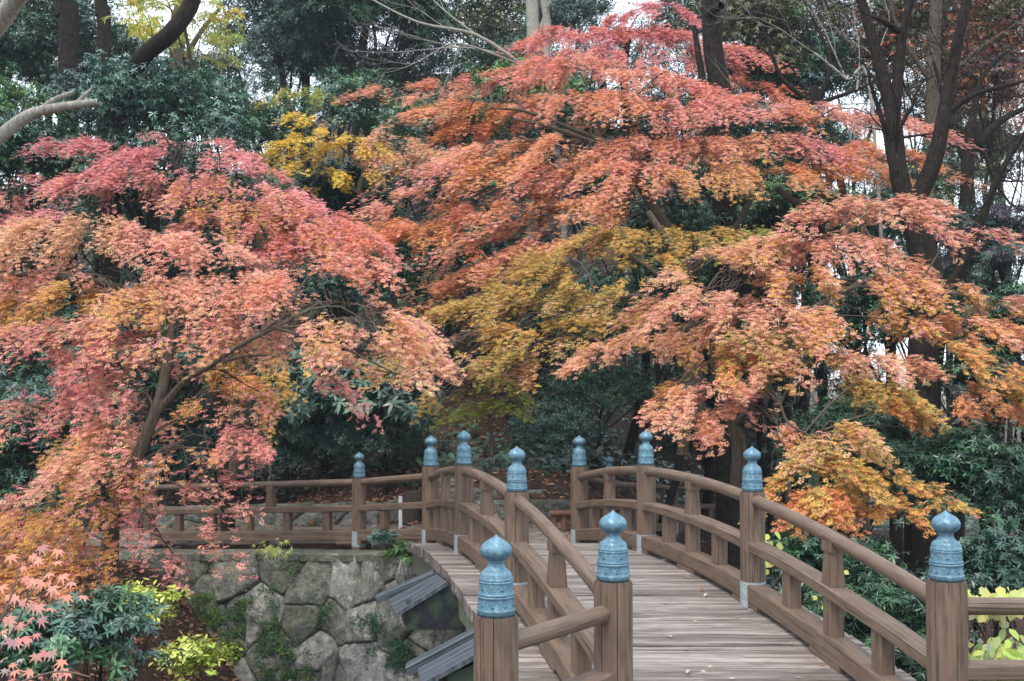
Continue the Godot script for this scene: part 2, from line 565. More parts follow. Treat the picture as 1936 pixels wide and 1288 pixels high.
func crown_parts(cr: Crown, root: Node3D, singles: int, kind := "maple", called := "crown", mat: Material = null) -> void:
	if singles:      # the leaves nearest to the eye become parts of their own
		var local: Array = LEAF[kind + "_local"]
		var near := cr.places.duplicate()
		near.sort_custom(func(a, b): return a[1].origin.distance_squared_to(EYE) < b[1].origin.distance_squared_to(EYE))
		near = near.slice(0, singles / local[0].size())
		var gone := [{}, {}, {}, {}]
		for q in near:
			gone[q[0]][q[3]] = true
			var lm := leaf_mat(q[2], kind == "maple")
			for t in local[q[0]]:
				var o := MeshInstance3D.new()
				o.name = numbered(root, "leaf")
				o.mesh = LEAF[kind + "_one"]
				o.material_override = lm
				root.add_child(o)
				o.transform = q[1] * t
				o.position -= root.position
		for k in cr.bufs.size():
			var b := PackedFloat32Array()
			for i in cr.bufs[k].size() / 16:
				if not gone[k].has(i): b.append_array(cr.bufs[k].slice(i * 16, i * 16 + 16))
			cr.bufs[k] = b
	for k in cr.bufs.size():
		many(called, LEAF[kind][k], cr.bufs[k], mat if mat else M.maple, root)

func leaf_mat(c: Color, thin := true) -> StandardMaterial3D:
	var fine := 1.0 if thin else 4.0
	var q := Color(roundf(c.r * 12 * fine) / 12 / fine, roundf(c.g * 16 * fine) / 16 / fine, roundf(c.b * 12 * fine) / 12 / fine)
	var key := "leaf%s" % q
	if not M.has(key):
		var m := leafy(0.5, 0.8, 0.4) if thin else leafy(0.36, 0.3)
		m.vertex_color_use_as_albedo = false
		m.albedo_color = q.linear_to_srgb()
		M[key] = m
	return M[key]

func smooth_path(pts: Array, per: int) -> Array:
	var r := []
	for i in pts.size() - 1:
		var a: Vector3 = pts[max(i - 1, 0)]
		var b: Vector3 = pts[i]
		var c: Vector3 = pts[i + 1]
		var d: Vector3 = pts[min(i + 2, pts.size() - 1)]
		for k in per:
			r.append(b.cubic_interpolate(c, a, d, float(k) / per))
	r.append(pts[pts.size() - 1])
	return r

# ------------------------------------------------------------------ evergreens and shrubs
func clumps(cr: Crown, c: Vector3, r: Vector3, n: int, per: int, size: float, pal: String, clump := 0.3) -> void:
	for i in n:
		var dir := Vector3(rng.randfn(), rng.randfn(), rng.randfn()).normalized()
		if dir.y < -0.45: dir.y = -dir.y
		var rad := pow(rng.randf(), 0.35) * (0.92 + 0.35 * noise.get_noise_3dv(dir * 60.0 + c * 5.0))
		var cc := c + dir * r * rad
		var cs := (r.x + r.y) * 0.5 * clump * rng.randf_range(0.7, 1.3)
		var tone := shade_of(pal, cc)
		for k in per * 2:
			var q := Vector3(rng.randfn(), rng.randfn() * 0.6, rng.randfn()) * 0.55
			var p := cc + q * cs
			var up := Vector3.UP * 0.8 + dir * 0.5 + q.normalized() * 0.35 + jv(0.45)
			var b := basis_of(Vector3(jit(1), jit(0.3), jit(1)) + dir * 0.3, up)
			var sz := size * 0.66 * rng.randf_range(0.7, 1.25)
			var l := rng.randf_range(0.8, 1.2)
			cr.add(rng.randi() % 3, b.x * sz, b.y * sz, b.z * sz, p, Color(tone.r * l, tone.g * l, tone.b * l))

func evergreen(called: String, label: String, category: String, group: String, px: float, py: float, d: float, rx: float, ry: float, n: int, per: int, size: float, pal: String, kind: String, bark := 0, trunk := 0.12, clump := 0.3, mat := "green", singles := 0) -> Node3D:
	var c := P(px, py, d)
	var k := d / F
	var base := Vector3(c.x, hgt(c.x, c.z) - 0.05, c.z)
	var root := thing(called, label, category, base, group)
	var m := MB.new()
	var top := c + Vector3(jit(0.2), ry * k * 0.3, 0)
	if top.y < base.y + 0.3: top.y = base.y + 0.3
	m.tube(bend(base, top, 0.0, 6), taper(7, trunk, trunk * 0.4), 7)
	part("trunk" if category == "tree" else "stem", m, M.bark[bark], root)
	var limbs := MB.new()
	var foot := base.lerp(top, 0.25)
	for i in 9:
		var dir := Vector3(jit(1), rng.randf_range(-0.2, 0.8), jit(1)).normalized()
		limbs.tube(bend(foot.lerp(top, rng.randf()), c + dir * Vector3(rx, ry, rx * 0.8) * k * 0.8, 0.1, 4), taper(5, trunk * 0.3, trunk * 0.08), 4)
	part("limbs", limbs, M.bark[bark], root)
	var cr := Crown.new(3)
	cr.keep = singles > 0
	clumps(cr, c, Vector3(rx, ry, rx * 0.8) * k, n, per, size, pal, clump)
	crown_parts(cr, root, singles, kind, "crown" if category == "tree" else "foliage", M[mat])
	return root

# bare limbs that fork
func fork(m: MB, p: Vector3, dir: Vector3, length: float, r: float, depth: int, spread := 0.6) -> void:
	var pts := [p]
	var q := p
	var dd := dir.normalized()
	for i in 5:
		dd = (dd + jv(0.16) + Vector3.UP * 0.03).normalized()
		q += dd * length / 5.0
		pts.append(q)
	m.tube(pts, taper(6, r, r * (0.5 if depth > 0 else 0.15)), 5 if depth > 1 else 3)
	if depth > 0:
		for k in 3:
			var at: Vector3 = pts[2 + k] if k < 2 else pts[5]
			fork(m, at, dd + jv(spread * 1.2), length * rng.randf_range(0.5, 0.8), r * 0.55, depth - 1, spread)

func bare_tree(called: String, label: String, base_px: Array, trunk: Array, bark: int, twigs: int, spread: float, limbs := [], pal := "", size := 0.2) -> Node3D:
	# trunk: [r0, r1, px, py, d, px, py, d ...]; limbs the same
	var base := P(base_px[0], base_px[1], base_px[2])
	base.y = hgt(base.x, base.z) - 0.1
	var root := thing(called, label, "tree", base)
	var m := MB.new()
	var pts := [base]
	for k in range(2, trunk.size(), 3): pts.append(P(trunk[k], trunk[k + 1], trunk[k + 2]))
	pts = smooth_path(pts, 5)
	m.tube(pts, taper(pts.size(), trunk[0], trunk[1]), 12)
	part("trunk", m, M.bark[bark], root)
	var tips := [[pts[pts.size() - 1], pts[pts.size() - 1] - pts[pts.size() - 2], trunk[1]]]
	for l in limbs:
		var lm := MB.new()
		var lp := []
		for k in range(2, l.size(), 3): lp.append(P(l[k], l[k + 1], l[k + 2]))
		lp = smooth_path(lp, 4)
		lm.tube(lp, taper(lp.size(), l[0], l[1]), 9)
		part("limb", lm, M.bark[bark], root)
		tips.append([lp[lp.size() - 1], lp[lp.size() - 1] - lp[lp.size() - 2], l[1]])
		tips.append([lp[lp.size() / 2], lp[lp.size() - 1] - lp[lp.size() / 2] + jv(0.5), l[1] * 0.7])
	if twigs > 0:
		var tm := MB.new()
		for t in tips:
			fork(tm, t[0], t[1], 1.3, maxf(0.01, t[2] * 0.45), twigs, spread)
		part("branches", tm, M.bark[bark], root)
	if pal:
		var cr := Crown.new(3)
		for t in tips:
			clumps(cr, t[0] + t[1].normalized() * 0.8, Vector3(1.7, 1.3, 1.5), 16, 9, size, pal, 0.35)
		for i in 3: many("crown", LEAF.small[i], cr.bufs[i], M.dull, root)
	return root

# ------------------------------------------------------------------ the ground
func wall_line(x: float) -> float:
	if x < -2.2: return 15.3 + minf((-2.2 - x) * 0.43, 3.0)
	if x < -1.3: return 14.1 + (-1.3 - x) * 1.333
	if x < 1.0: return 14.0
	return 14.0 + minf((x - 1.0) * 2.9, 7.5)

func path_level(x: float) -> float:
	if x < -2.2: return maxf(-0.2 - 0.07 * (-2.2 - x), -0.75)
	if x < -1.1: return -0.182 * (-1.1 - x)
	if x > 0.9: return maxf(-0.42 * (x - 0.9), -1.2)
	return 0.0

func hgt(x: float, z: float) -> float:
	var d := -z
	var dw := wall_line(x)
	var gully := lerpf(-3.2, -0.55, sst(-2.2, -6.0, x))
	if x > 2.5: gully = lerpf(-3.2, -1.6, sst(2.5, 8.0, x))
	gully = lerpf(gully, -0.12, sst(7.0, 5.6, d))
	gully += noise.get_noise_2d(x * 6.0, z * 6.0) * 0.15
	var y := lerpf(gully, path_level(x) - 0.02, sst(dw - 0.15, dw + 0.3, d))
	var e := d - dw - 2.6
	if e > 0.0:
		var u := x / maxf(d, 1.0)
		var crest := lerpf(10.5, 17.0, sst(-0.3, -0.12, u))
		crest = lerpf(crest, -1.0, sst(0.12, 0.33, u))
		var rise := 0.17 * minf(e, 5.0) + 0.62 * maxf(e - 5.0, 0.0)
		rise += noise.get_noise_2d(x * 4.0, z * 4.0) * 0.35 * minf(e, 2.0)
		y += rise if rise < crest - 2.0 else maxf(minf(rise, crest), crest - 2.0)
	return y

func terrain() -> void:
	var m := MB.new()
	var xs := []
	var zs := []
	var x := 0.0
	while x < 130.0:
		xs.append(x)
		x += 0.22 if x < 9.0 else 0.22 + (x - 9.0) * 0.12
	var full := []
	for k in range(xs.size() - 1, 0, -1): full.append(-xs[k])
	full.append_array(xs)
	var d := -60.0
	while d < 150.0:
		zs.append(d)
		var q := maxf(0.0, maxf(4.0 - d, d - 24.0))
		d += 0.22 + q * 0.12
	var w := full.size()
	for zd in zs:
		for xx in full:
			var y := hgt(xx, -zd)
			var g := Vector3(hgt(xx - 0.1, -zd) - hgt(xx + 0.1, -zd), 0.2, hgt(xx, -zd - 0.1) - hgt(xx, -zd + 0.1)).normalized()
			m.add(Vector3(xx, y, -zd), g)
	for i in zs.size() - 1:
		for j in w - 1:
			var a := i * w + j
			m.idx.append_array(PackedInt32Array([a, a + w, a + 1, a + 1, a + w, a + w + 1]))
	# windings: rows go away from the eye
	struct("ground", m, M.litter)
	# the trodden path beyond the bridge, a sheet just above the ground
	var q := MB.new()
	var nx := 70
	for i in nx + 1:
		var xx := -9.0 + 12.0 * i / nx
		var dd := wall_line(xx)
		for k in 9:
			var z := dd + 0.15 + (2.25 + noise.get_noise_2d(xx * 9.0, 3.0) * 0.4) * k / 8.0
			q.add(Vector3(xx, hgt(xx, -z) + 0.006 + (0.004 if k < 2 else 0.0), -z), Vector3.UP)
	for i in nx:
		for k in 8:
			var a := i * 9 + k
			q.quad(a, a + 1, a + 10, a + 9)
	struct("path", q, M.path)

# ------------------------------------------------------------------ the bridge
const Z0 := 6.39
const Z1 := 14.29
func deck_y(d: float) -> float:
	var s := (d - 10.34) / 3.95
	return 0.369 * (1.0 - s * s)
func rail_x(d: float) -> float:
	return 0.607 - 0.2153 * (d - Z0)
func on_bridge(d: float, right: bool, up: float) -> Vector3:
	return Vector3(rail_x(d) + (2.0 if right else 0.0), deck_y(d) + up, -d)

func rect(w: float, h: float, c := 0.012) -> PackedVector2Array:
	var a := w / 2; var b := h / 2
	return PackedVector2Array([Vector2(-a + c, -b), Vector2(a - c, -b), Vector2(a, -b + c), Vector2(a, b - c), Vector2(a - c, b), Vector2(-a + c, b), Vector2(-a, b - c), Vector2(-a, -b + c)])

func circle(r: float, k: int, cracks := []) -> PackedVector2Array:
	var out := PackedVector2Array()
	for i in k:
		var a := TAU * i / k
		if i in cracks:
			out.append(Vector2.from_angle(a - 0.018) * r); out.append(Vector2.from_angle(a) * (r - 0.022)); out.append(Vector2.from_angle(a + 0.018) * r)
		else:
			out.append(Vector2.from_angle(a) * r)
	return out

const CAP := [[0.0, 0.0], [0.84, 0.0], [0.835, 0.05], [0.86, 0.06], [0.865, 0.075], [0.86, 0.09], [0.82, 0.1], [0.80, 0.2], [0.795, 0.215], [0.825, 0.225], [0.83, 0.238], [0.825, 0.248], [0.79, 0.254], [0.825, 0.262], [0.83, 0.272], [0.825, 0.28], [0.775, 0.288], [0.75, 0.4], [0.775, 0.41], [0.78, 0.422], [0.775, 0.432], [0.745, 0.437], [0.77, 0.444], [0.773, 0.454], [0.765, 0.462], [0.735, 0.468], [0.72, 0.505], [0.66, 0.538], [0.55, 0.56], [0.52, 0.562], [0.5, 0.57], [0.41, 0.6], [0.365, 0.63], [0.36, 0.66], [0.395, 0.666], [0.395, 0.674], [0.37, 0.68], [0.41, 0.686], [0.53, 0.7], [0.645, 0.732], [0.70, 0.764], [0.715, 0.797], [0.70, 0.83], [0.64, 0.862], [0.53, 0.895], [0.40, 0.92], [0.25, 0.943], [0.12, 0.965], [0.05, 0.985], [0.0, 1.0]]

func finial_mesh(r: float, h: float) -> ArrayMesh:
	var m := MB.new()
	m.lathe(Vector3.ZERO, CAP, 36, h, r)
	for row in [[0.135, 0.805, 9, 0.0], [0.335, 0.765, 5, 0.3]]:
		for k in row[2]:
			var a: float = TAU * k / row[2] + row[3]
			var nn := Vector3(cos(a), 0, sin(a))
			var o: Vector3 = nn * row[1] * r + Vector3.UP * row[0] * h
			m.tube([o - nn * 0.004, o + nn * 0.004, o + nn * 0.007], [0.0065, 0.006, 0.002], 7)
	return m.mesh()

func post(parent: Node3D, foot: Vector3, wood_h: float, r: float, cap_h: float, mat: Material, metal: Material, sleeve := true, called := "railing_post") -> MeshInstance3D:
	var m := MB.new()
	var cracks := [int(rng.randi() % 5) + 4, int(rng.randi() % 5) + 10]
	var b := 0.02
	m.sweep([foot + Vector3(0, -0.15, 0), foot + Vector3(0, wood_h - b, 0), foot + Vector3(0, wood_h - b * 0.4, 0), foot + Vector3(0, wood_h, 0)], Vector3.RIGHT, circle(r, 30, cracks), true, [1, 1, 0.965, 0.89], true, rng.randf() * 3.0, rng.randf() * 3.0)
	var o := part(called, m, mat, parent)
	var key := "cap%.3f" % r
	if not M.has(key): M[key] = finial_mesh(r, cap_h)
	var f := MeshInstance3D.new()
	f.name = numbered(o, "finial")
	f.mesh = M[key]
	f.material_override = metal
	o.add_child(f)
	f.position = foot + Vector3(0, wood_h - 0.001, 0)
	f.rotation.y = rng.randf() * TAU
	if sleeve:
		var s := MB.new()
		s.sweep([foot + Vector3(0, -0.02, 0), foot + Vector3(0, 0.2, 0)], Vector3.RIGHT, circle(r + 0.003, 30), true)
		part("metal_sleeve", s, M.zinc, o)
	return o

func beam(parent: Node3D, called: String, path: Array, prof: PackedVector2Array, mat: Material, smooth := false) -> MeshInstance3D:
	var m := MB.new()
	var side := Vector3(0, 0, 1)
	var t: Vector3 = (path[path.size() - 1] - path[0]).normalized()
	side = t.cross(Vector3.UP).normalized() if absf(t.y) < 0.9 else Vector3.RIGHT
	m.sweep(path, side, prof, smooth, [], true, rng.randf() * 3.0, rng.randf() * 3.0)
	return part(called, m, mat, parent)

# one bay of railing between two feet: round top rail, middle rail, bottom beam, struts
func bay(parent: Node3D, at: Callable, struts: Array, mat: Material, main: Array) -> void:
	var top := []; var mid := []; var low := []
	for i in 13:
		var t := i / 12.0
		top.append(at.call(t, 0.885)); mid.append(at.call(t, 0.505)); low.append(at.call(t, 0.115))
	beam(parent, "top_rail", top, circle(0.052, 18, [3] if rng.randf() < 0.5 else []), mat, true)
	beam(parent, "middle_rail", mid, rect(0.15, 0.09), mat)
	beam(parent, "bottom_beam", low, rect(0.165, 0.15), mat)
	# feet that hold the bottom beam clear of the deck
	for e in [[0.0, 0.09], [0.42, 0.58], [0.91, 1.0]]:
		beam(parent, "foot_block", [at.call(e[0], 0.018), at.call((e[0] + e[1]) / 2, 0.018), at.call(e[1], 0.018)], rect(0.16, 0.05, 0.004), mat)
	for t in struts:
		var a: Vector3 = at.call(t, 0.18)
		var b: Vector3 = at.call(t, 0.47)
		b = Vector3(a.x, b.y, a.z)
		var m := MB.new()
		m.sweep([a, b], (at.call(minf(t + 0.05, 1.0), 0.0) - at.call(maxf(t - 0.05, 0.0), 0.0)) * Vector3(1, 0, 1), rect(0.12, 0.115), false, [], true, rng.randf() * 3, rng.randf() * 3)
		part("baluster", m, mat, parent)
	for t in main:
		var a: Vector3 = at.call(t, 0.545)
		var c: Vector3 = Vector3(a.x, at.call(t, 0.79).y, a.z)
		var m := MB.new()
		var sd: Vector3 = (at.call(minf(t + 0.05, 1.0), 0.0) - at.call(maxf(t - 0.05, 0.0), 0.0)) * Vector3(1, 0, 1)
		m.sweep([a, c], sd, rect(0.14, 0.13), false, [1.0, 0.74], true, rng.randf() * 3, rng.randf() * 3)
		part("upper_strut", m, mat, parent)
		var cm := MB.new()
		cm.sweep([c, c + Vector3.UP * 0.075], sd, rect(0.135, 0.115, 0.008), false, [], true, rng.randf() * 3, rng.randf() * 3)
		part("strut_cap", cm, mat, parent)

func bridge() -> void:
	var b := thing("arched_bridge", "arched brown wooden footbridge with round rails and blue green bronze finials", "bridge", Vector3(1.0, -0.1, -10.3))
	# deck planks
	var d := 5.85
	var k := 0
	while d < 14.15:
		var w := 0.214 + jit(0.006)
		var c := d + w / 2
		var t := Vector3(0, deck_y(d + w) - deck_y(d), -w).normalized()
		var y := deck_y(c) + jit(0.006)
		if c < 6.5: y = deck_y(c) * 0.5 + jit(0.003)
		var up := Vector3(0, -t.z, t.y).normalized()
		var m := MB.new()
		var l := Vector3(rail_x(c) - 0.4 + jit(0.008), y, -c) - up * 0.055
		var r := Vector3(rail_x(c) + 2.4 + jit(0.008), y, -c) - up * 0.055
		var prof := PackedVector2Array()
		for q in rect(w - 0.022, 0.11, 0.007): prof.append(q)
		var path := []
		for i in 4: path.append(l.lerp(r, i / 3.0) + Vector3(0, jit(0.003), 0))
		m.sweep(path, -t, prof, false, [], true, rng.randf() * 5, rng.randf() * 5)
		for i in m.v.size(): m.v[i].x -= 0.2153 * (-m.v[i].z - c)
		part("deck_plank", m, M.deck[k % 3], b)
		k += 1
		d += w + 0.002
	# boards hanging below the plank ends on the open side
	d = 6.3
	while d < 13.6:
		var m := MB.new()
		var hi := Vector3(rail_x(d) - 0.33, deck_y(d) - 0.112, -d)
		m.sweep([hi, hi + Vector3(0.02, -0.26 + jit(0.006), 0)], Vector3(0.2153, 0, 1), rect(0.172, 0.035, 0.004), false, [], true, rng.randf() * 3, rng.randf() * 3)
		part("skirt_board", m, M.mossy_board, b)
		d += 0.18
	# girders
	for s in [0.1, 1.0, 1.9]:
		var p := []
		for i in 15:
			var dd := lerpf(6.0, 14.1, i / 14.0)
			p.append(Vector3(rail_x(dd) + s, deck_y(dd) - 0.29, -dd))
		beam(b, "girder", p, rect(0.24, 0.34), M.wood_dark)
	# cross beams with sloping rain boards, on posts
	var ends := [
		[10.0, [748, 1160, 845, 1100, 825, 1086, 733, 1134], [713, 1129, 822, 1081], [770, 1143, 770, 1191, 905, 1191, 905, 1130, 848, 1107]],
		[7.65, [797, 1292, 915, 1228, 905, 1202, 790, 1264], [771, 1261, 905, 1190], [846, 1276, 846, 1345, 960, 1345, 960, 1300, 915, 1250]]]
	for e in ends:
		var c: float = e[0]
		var y := deck_y(c)
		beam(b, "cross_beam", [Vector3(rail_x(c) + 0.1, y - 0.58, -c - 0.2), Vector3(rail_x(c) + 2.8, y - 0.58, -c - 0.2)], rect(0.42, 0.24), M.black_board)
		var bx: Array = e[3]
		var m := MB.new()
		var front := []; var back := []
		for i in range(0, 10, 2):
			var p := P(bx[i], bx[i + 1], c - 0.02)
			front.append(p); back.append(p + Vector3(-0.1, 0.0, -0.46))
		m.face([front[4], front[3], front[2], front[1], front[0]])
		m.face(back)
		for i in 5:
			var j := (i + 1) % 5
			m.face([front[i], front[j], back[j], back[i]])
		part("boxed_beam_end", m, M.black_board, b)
		var r: Array = e[1]
		var q := [P(r[0], r[1], c - 0.06), P(r[2], r[3], c - 0.06), P(r[4], r[5], c + 0.44), P(r[6], r[7], c + 0.44)]
		var rb := MB.new()
		var dn := Vector3(0.012, -0.035, 0.0)
		rb.face([q[0], q[1], q[2], q[3]])
		rb.face([q[3] + dn, q[2] + dn, q[1] + dn, q[0] + dn])
		for i in 4:
			var j := (i + 1) % 4
			rb.face([q[i], q[i] + dn, q[j] + dn, q[j]])
		for i in rb.uv.size(): rb.uv[i] = Vector2(rb.uv[i].y, rb.uv[i].x)
		part("rain_board", rb, M.roof_board, b)
		var t: Array = e[2]
		var sb := MB.new()
		sb.sweep([P(t[0], t[1], c + 0.66) + Vector3(0, -0.02, 0), P(t[2], t[3], c + 0.66) + Vector3(0, -0.02, 0)], Vector3(-0.2, 0, -1), rect(0.12, 0.07, 0.005), false, [], true, rng.randf(), rng.randf())
		part("ridge_board", sb, M.roof_board, b)
		for s in [-0.02, 2.1]:
			var m2 := MB.new()
			var ft := Vector3(rail_x(c) + s, -3.6, -c - 0.3)
			m2.sweep([ft, Vector3(ft.x, y - 0.5, ft.z)], Vector3.RIGHT, circle(0.13, 20, [5]), true, [], true)
			part("pier_post", m2, M.wood, b)
	# railings
	var zs := [Z0, Z0 + 2.63, Z0 + 5.27, Z1]
	for right in [false, true]:
		for i in 4:
			var end: bool = i == 0 or i == 3
			var r := 0.117 if end else 0.104
			post(b, on_bridge(zs[i], right, 0.0), 1.04 if end else 0.955, r, 0.42 if end else 0.385, M.wood, M.bronze[0])
		for i in 3:
			var a: float = zs[i]
			var z: float = zs[i + 1]
			bay(b, func(t: float, u: float) -> Vector3: return on_bridge(lerpf(a, z, t), right, u), [0.26, 0.5, 0.74], M.wood, [0.5])
	# the near wings of the railing
	var left0 := on_bridge(Z0, false, 0.0)
	var wing_l := Vector3(-0.083, 0.0, -5.56)
	post(b, wing_l, 1.02, 0.117, 0.42, M.wood, M.bronze[0])
	bay(b, func(t: float, u: float) -> Vector3: return left0.lerp(wing_l, t) + Vector3.UP * (u - 0.03), [0.3, 0.7], M.wood, [])
	var right0 := on_bridge(Z0, true, 0.0)
	var wing_r := right0 + Vector3(1.9, 0.0, 0.03)
	post(b, wing_r, 1.04, 0.117, 0.42, M.wood, M.bronze[0])
	bay(b, func(t: float, u: float) -> Vector3: return right0.lerp(wing_r, t) + Vector3.UP * u, [0.3, 0.7], M.wood, [])

func fences() -> void:
	var e := Vector3(-1.093, 0, -14.29)
	var feet := [e, Vector3(-2.23, -0.2, -15.5), Vector3(-5.8, -0.45, -17.05), Vector3(-9.4, -0.7, -18.6)]
	var f := thing("path_fence", "dark brown railing running left from the far bridge end above the stone wall", "fence", feet[1])
	for i in [1, 2]: post(f, feet[i], 0.97, 0.105, 0.38, M.wood, M.bronze[0], true, "fence_post")
	for i in 2:
		var a: Vector3 = feet[i]
		var b: Vector3 = feet[i + 1]
		var st := [0.62] if i == 0 else [0.14, 0.32, 0.5, 0.68, 0.85]
		bay(f, func(t: float, u: float) -> Vector3: return a.lerp(b, t) + Vector3.UP * (u + 0.02), st, M.wood, [] if i == 0 else [0.4])
	var feet2 := [Vector3(0.907, 0, -14.29), Vector3(1.58, -0.4, -17.2), Vector3(3.34, -0.98, -22.0), Vector3(6.2, -1.2, -24.0)]
	var f2 := thing("path_fence", "shadowed railing behind the right end of the bridge with small dark finials", "fence", feet2[1])
	for i in [1, 2, 3]: post(f2, feet2[i], 1.0, 0.1, 0.36, M.wood, M.bronze[0], true, "fence_post")
	for i in 3:
		var a: Vector3 = feet2[i]
		var b: Vector3 = feet2[i + 1]
		bay(f2, func(t: float, u: float) -> Vector3: return a.lerp(b, t) + Vector3.UP * (u + 0.02), [0.3, 0.65], M.wood, [])

# ------------------------------------------------------------------ stones
func clip(poly: PackedVector2Array, p: Vector2, q: Vector2) -> PackedVector2Array:
	var out := PackedVector2Array()
	var mid := (p + q) / 2; var n := q - p
	for i in poly.size():
		var a := poly[i]; var b := poly[(i + 1) % poly.size()]
		var da := (a - mid).dot(n); var db := (b - mid).dot(n)
		if da <= 0: out.append(a)
		if (da < 0) != (db < 0): out.append(a.lerp(b, da / (da - db)))
	return out

# stones fitted over a rectangle s (along) by h (down), mapped into the world by place(s, h, out)
func stonework(root: Node3D, s1: float, h1: float, cell: float, place: Callable, bulge: float, seen: Callable) -> void:
	var sites := []
	var nx := int(s1 / cell); var ny := int(h1 / (cell * 0.8))
	for i in nx:
		for j in ny:
			if rng.randf() < 0.72:
				sites.append(Vector2((i + 0.5 + jit(0.85) + (0.5 if j % 2 else 0.0)) * s1 / nx, (j + 0.5 + jit(0.7)) * h1 / ny))
	for p in sites:
		if not seen.call(p): continue
		var poly := PackedVector2Array([Vector2(0, 0), Vector2(s1, 0), Vector2(s1, h1), Vector2(0, h1)])
		for q in sites:
			if q != p and q.distance_to(p) < cell * 4.0:
				poly = clip(poly, p, q)
		if poly.size() < 3: continue
		var c := Vector2.ZERO
		for v in poly: c += v
		c /= poly.size()
		# finer outline, a little rounded and uneven
		var line := []
		for i in poly.size():
			var a := poly[i]; var b := poly[(i + 1) % poly.size()]
			var n := maxi(1, int(a.distance_to(b) / 0.11))
			for k in n:
				var t := float(k) / n
				var v := a.lerp(b, t)
				if k == 0: v = v.lerp(c, 0.03)
				v += Vector2(noise.get_noise_2d(v.x * 40, v.y * 40), noise.get_noise_2d(v.x * 40 + 500, v.y * 40)) * 0.03
				line.append(v + (c - v).normalized() * 0.004)
		var st := SurfaceTool.new()
		st.begin(Mesh.PRIMITIVE_TRIANGLES)
		var rings := [[0.0, -0.22], [0.0, -0.0], [0.035, 0.035], [0.15, 0.055], [0.42, 0.075], [0.75, 0.085]]
		var lift := rng.randf_range(-0.02, 0.03)
		var tilt := Vector2(jit(0.14), jit(0.14))
		var sd := rng.randf() * 500.0
		var n := line.size()
		var pts := []
		for r in rings:
			for v in line:
				var w: Vector2 = v.lerp(c, r[0])
				var o: float = r[1] * bulge + lift + (w - c).dot(tilt)
				if r[0] > 0.0: o += noise.get_noise_2d(w.x * 55 + sd, w.y * 55) * 0.10 * bulge + absf(noise.get_noise_2d(w.x * 22 + sd, w.y * 22 - sd)) * 0.13
				pts.append(place.call(w.x, w.y, o))
		pts.append(place.call(c.x, c.y, 0.11 * bulge + lift))
		for p3 in pts: st.add_vertex(p3)
		for r in rings.size() - 1:
			for i in n:
				var a := r * n + i; var b := r * n + (i + 1) % n
				for id in [a, b, a + n, b, b + n, a + n]: st.add_index(id)
		for i in n:
			var r0 := (rings.size() - 1) * n
			for id in [r0 + i, r0 + (i + 1) % n, pts.size() - 1]: st.add_index(id)
		st.generate_normals()
		var am := st.commit()
		# turn the faces outward if they came out the other way
		var arr := am.surface_get_arrays(0)
		var nn: Vector3 = arr[Mesh.ARRAY_NORMAL][pts.size() - 1]
		var outward: Vector3 = place.call(c.x, c.y, 1.0) - place.call(c.x, c.y, 0.0)
		if nn.dot(outward) < 0:
			var id2: PackedInt32Array = arr[Mesh.ARRAY_INDEX]
			id2.reverse()
			arr[Mesh.ARRAY_INDEX] = id2
			var nr: PackedVector3Array = arr[Mesh.ARRAY_NORMAL]
			for i in nr.size(): nr[i] = -nr[i]
			arr[Mesh.ARRAY_NORMAL] = nr
			am = ArrayMesh.new()
			am.add_surface_from_arrays(Mesh.PRIMITIVE_TRIANGLES, arr)
		part("stone", am, M.stone[[0, 0, 1, 2, 2, 0, 1, 3][rng.randi() % 8] if p.x > 6.4 or s1 < 8.0 else [3, 1, 0, 1, 3, 0][rng.randi() % 6]], root)

const WALL := [Vector2(3.2, 13.9), Vector2(-1.3, 13.95), Vector2(-2.25, 15.15), Vector2(-7.6, 17.45)]
func wall_point(s: float, h: float, o: float) -> Vector3:
	var k := 0
	var start := 0.0
	while k < 2 and s > start + WALL[k].distance_to(WALL[k + 1]):
		start += WALL[k].distance_to(WALL[k + 1])
		k += 1
	var dir: Vector2 = (WALL[k + 1] - WALL[k]).normalized()
	var p: Vector2 = WALL[k] + dir * (s - start)
	var left: float = start + WALL[k].distance_to(WALL[k + 1]) - s
	if k < 2 and left < 0.4: dir = dir.lerp((WALL[k + 2] - WALL[k + 1]).normalized(), 0.5 - left * 1.25).normalized()
	if k > 0 and s - start < 0.4: dir = dir.lerp((WALL[k] - WALL[k - 1]).normalized(), 0.5 - (s - start) * 1.25).normalized()
	var nn := Vector2(dir.y, -dir.x)     # toward the eye
	if nn.y > 0: nn = -nn
	p += nn * (h * 0.26 + o)
	return Vector3(p.x, path_level(p.x) - 0.06 - h + o * 0.25, -p.y)

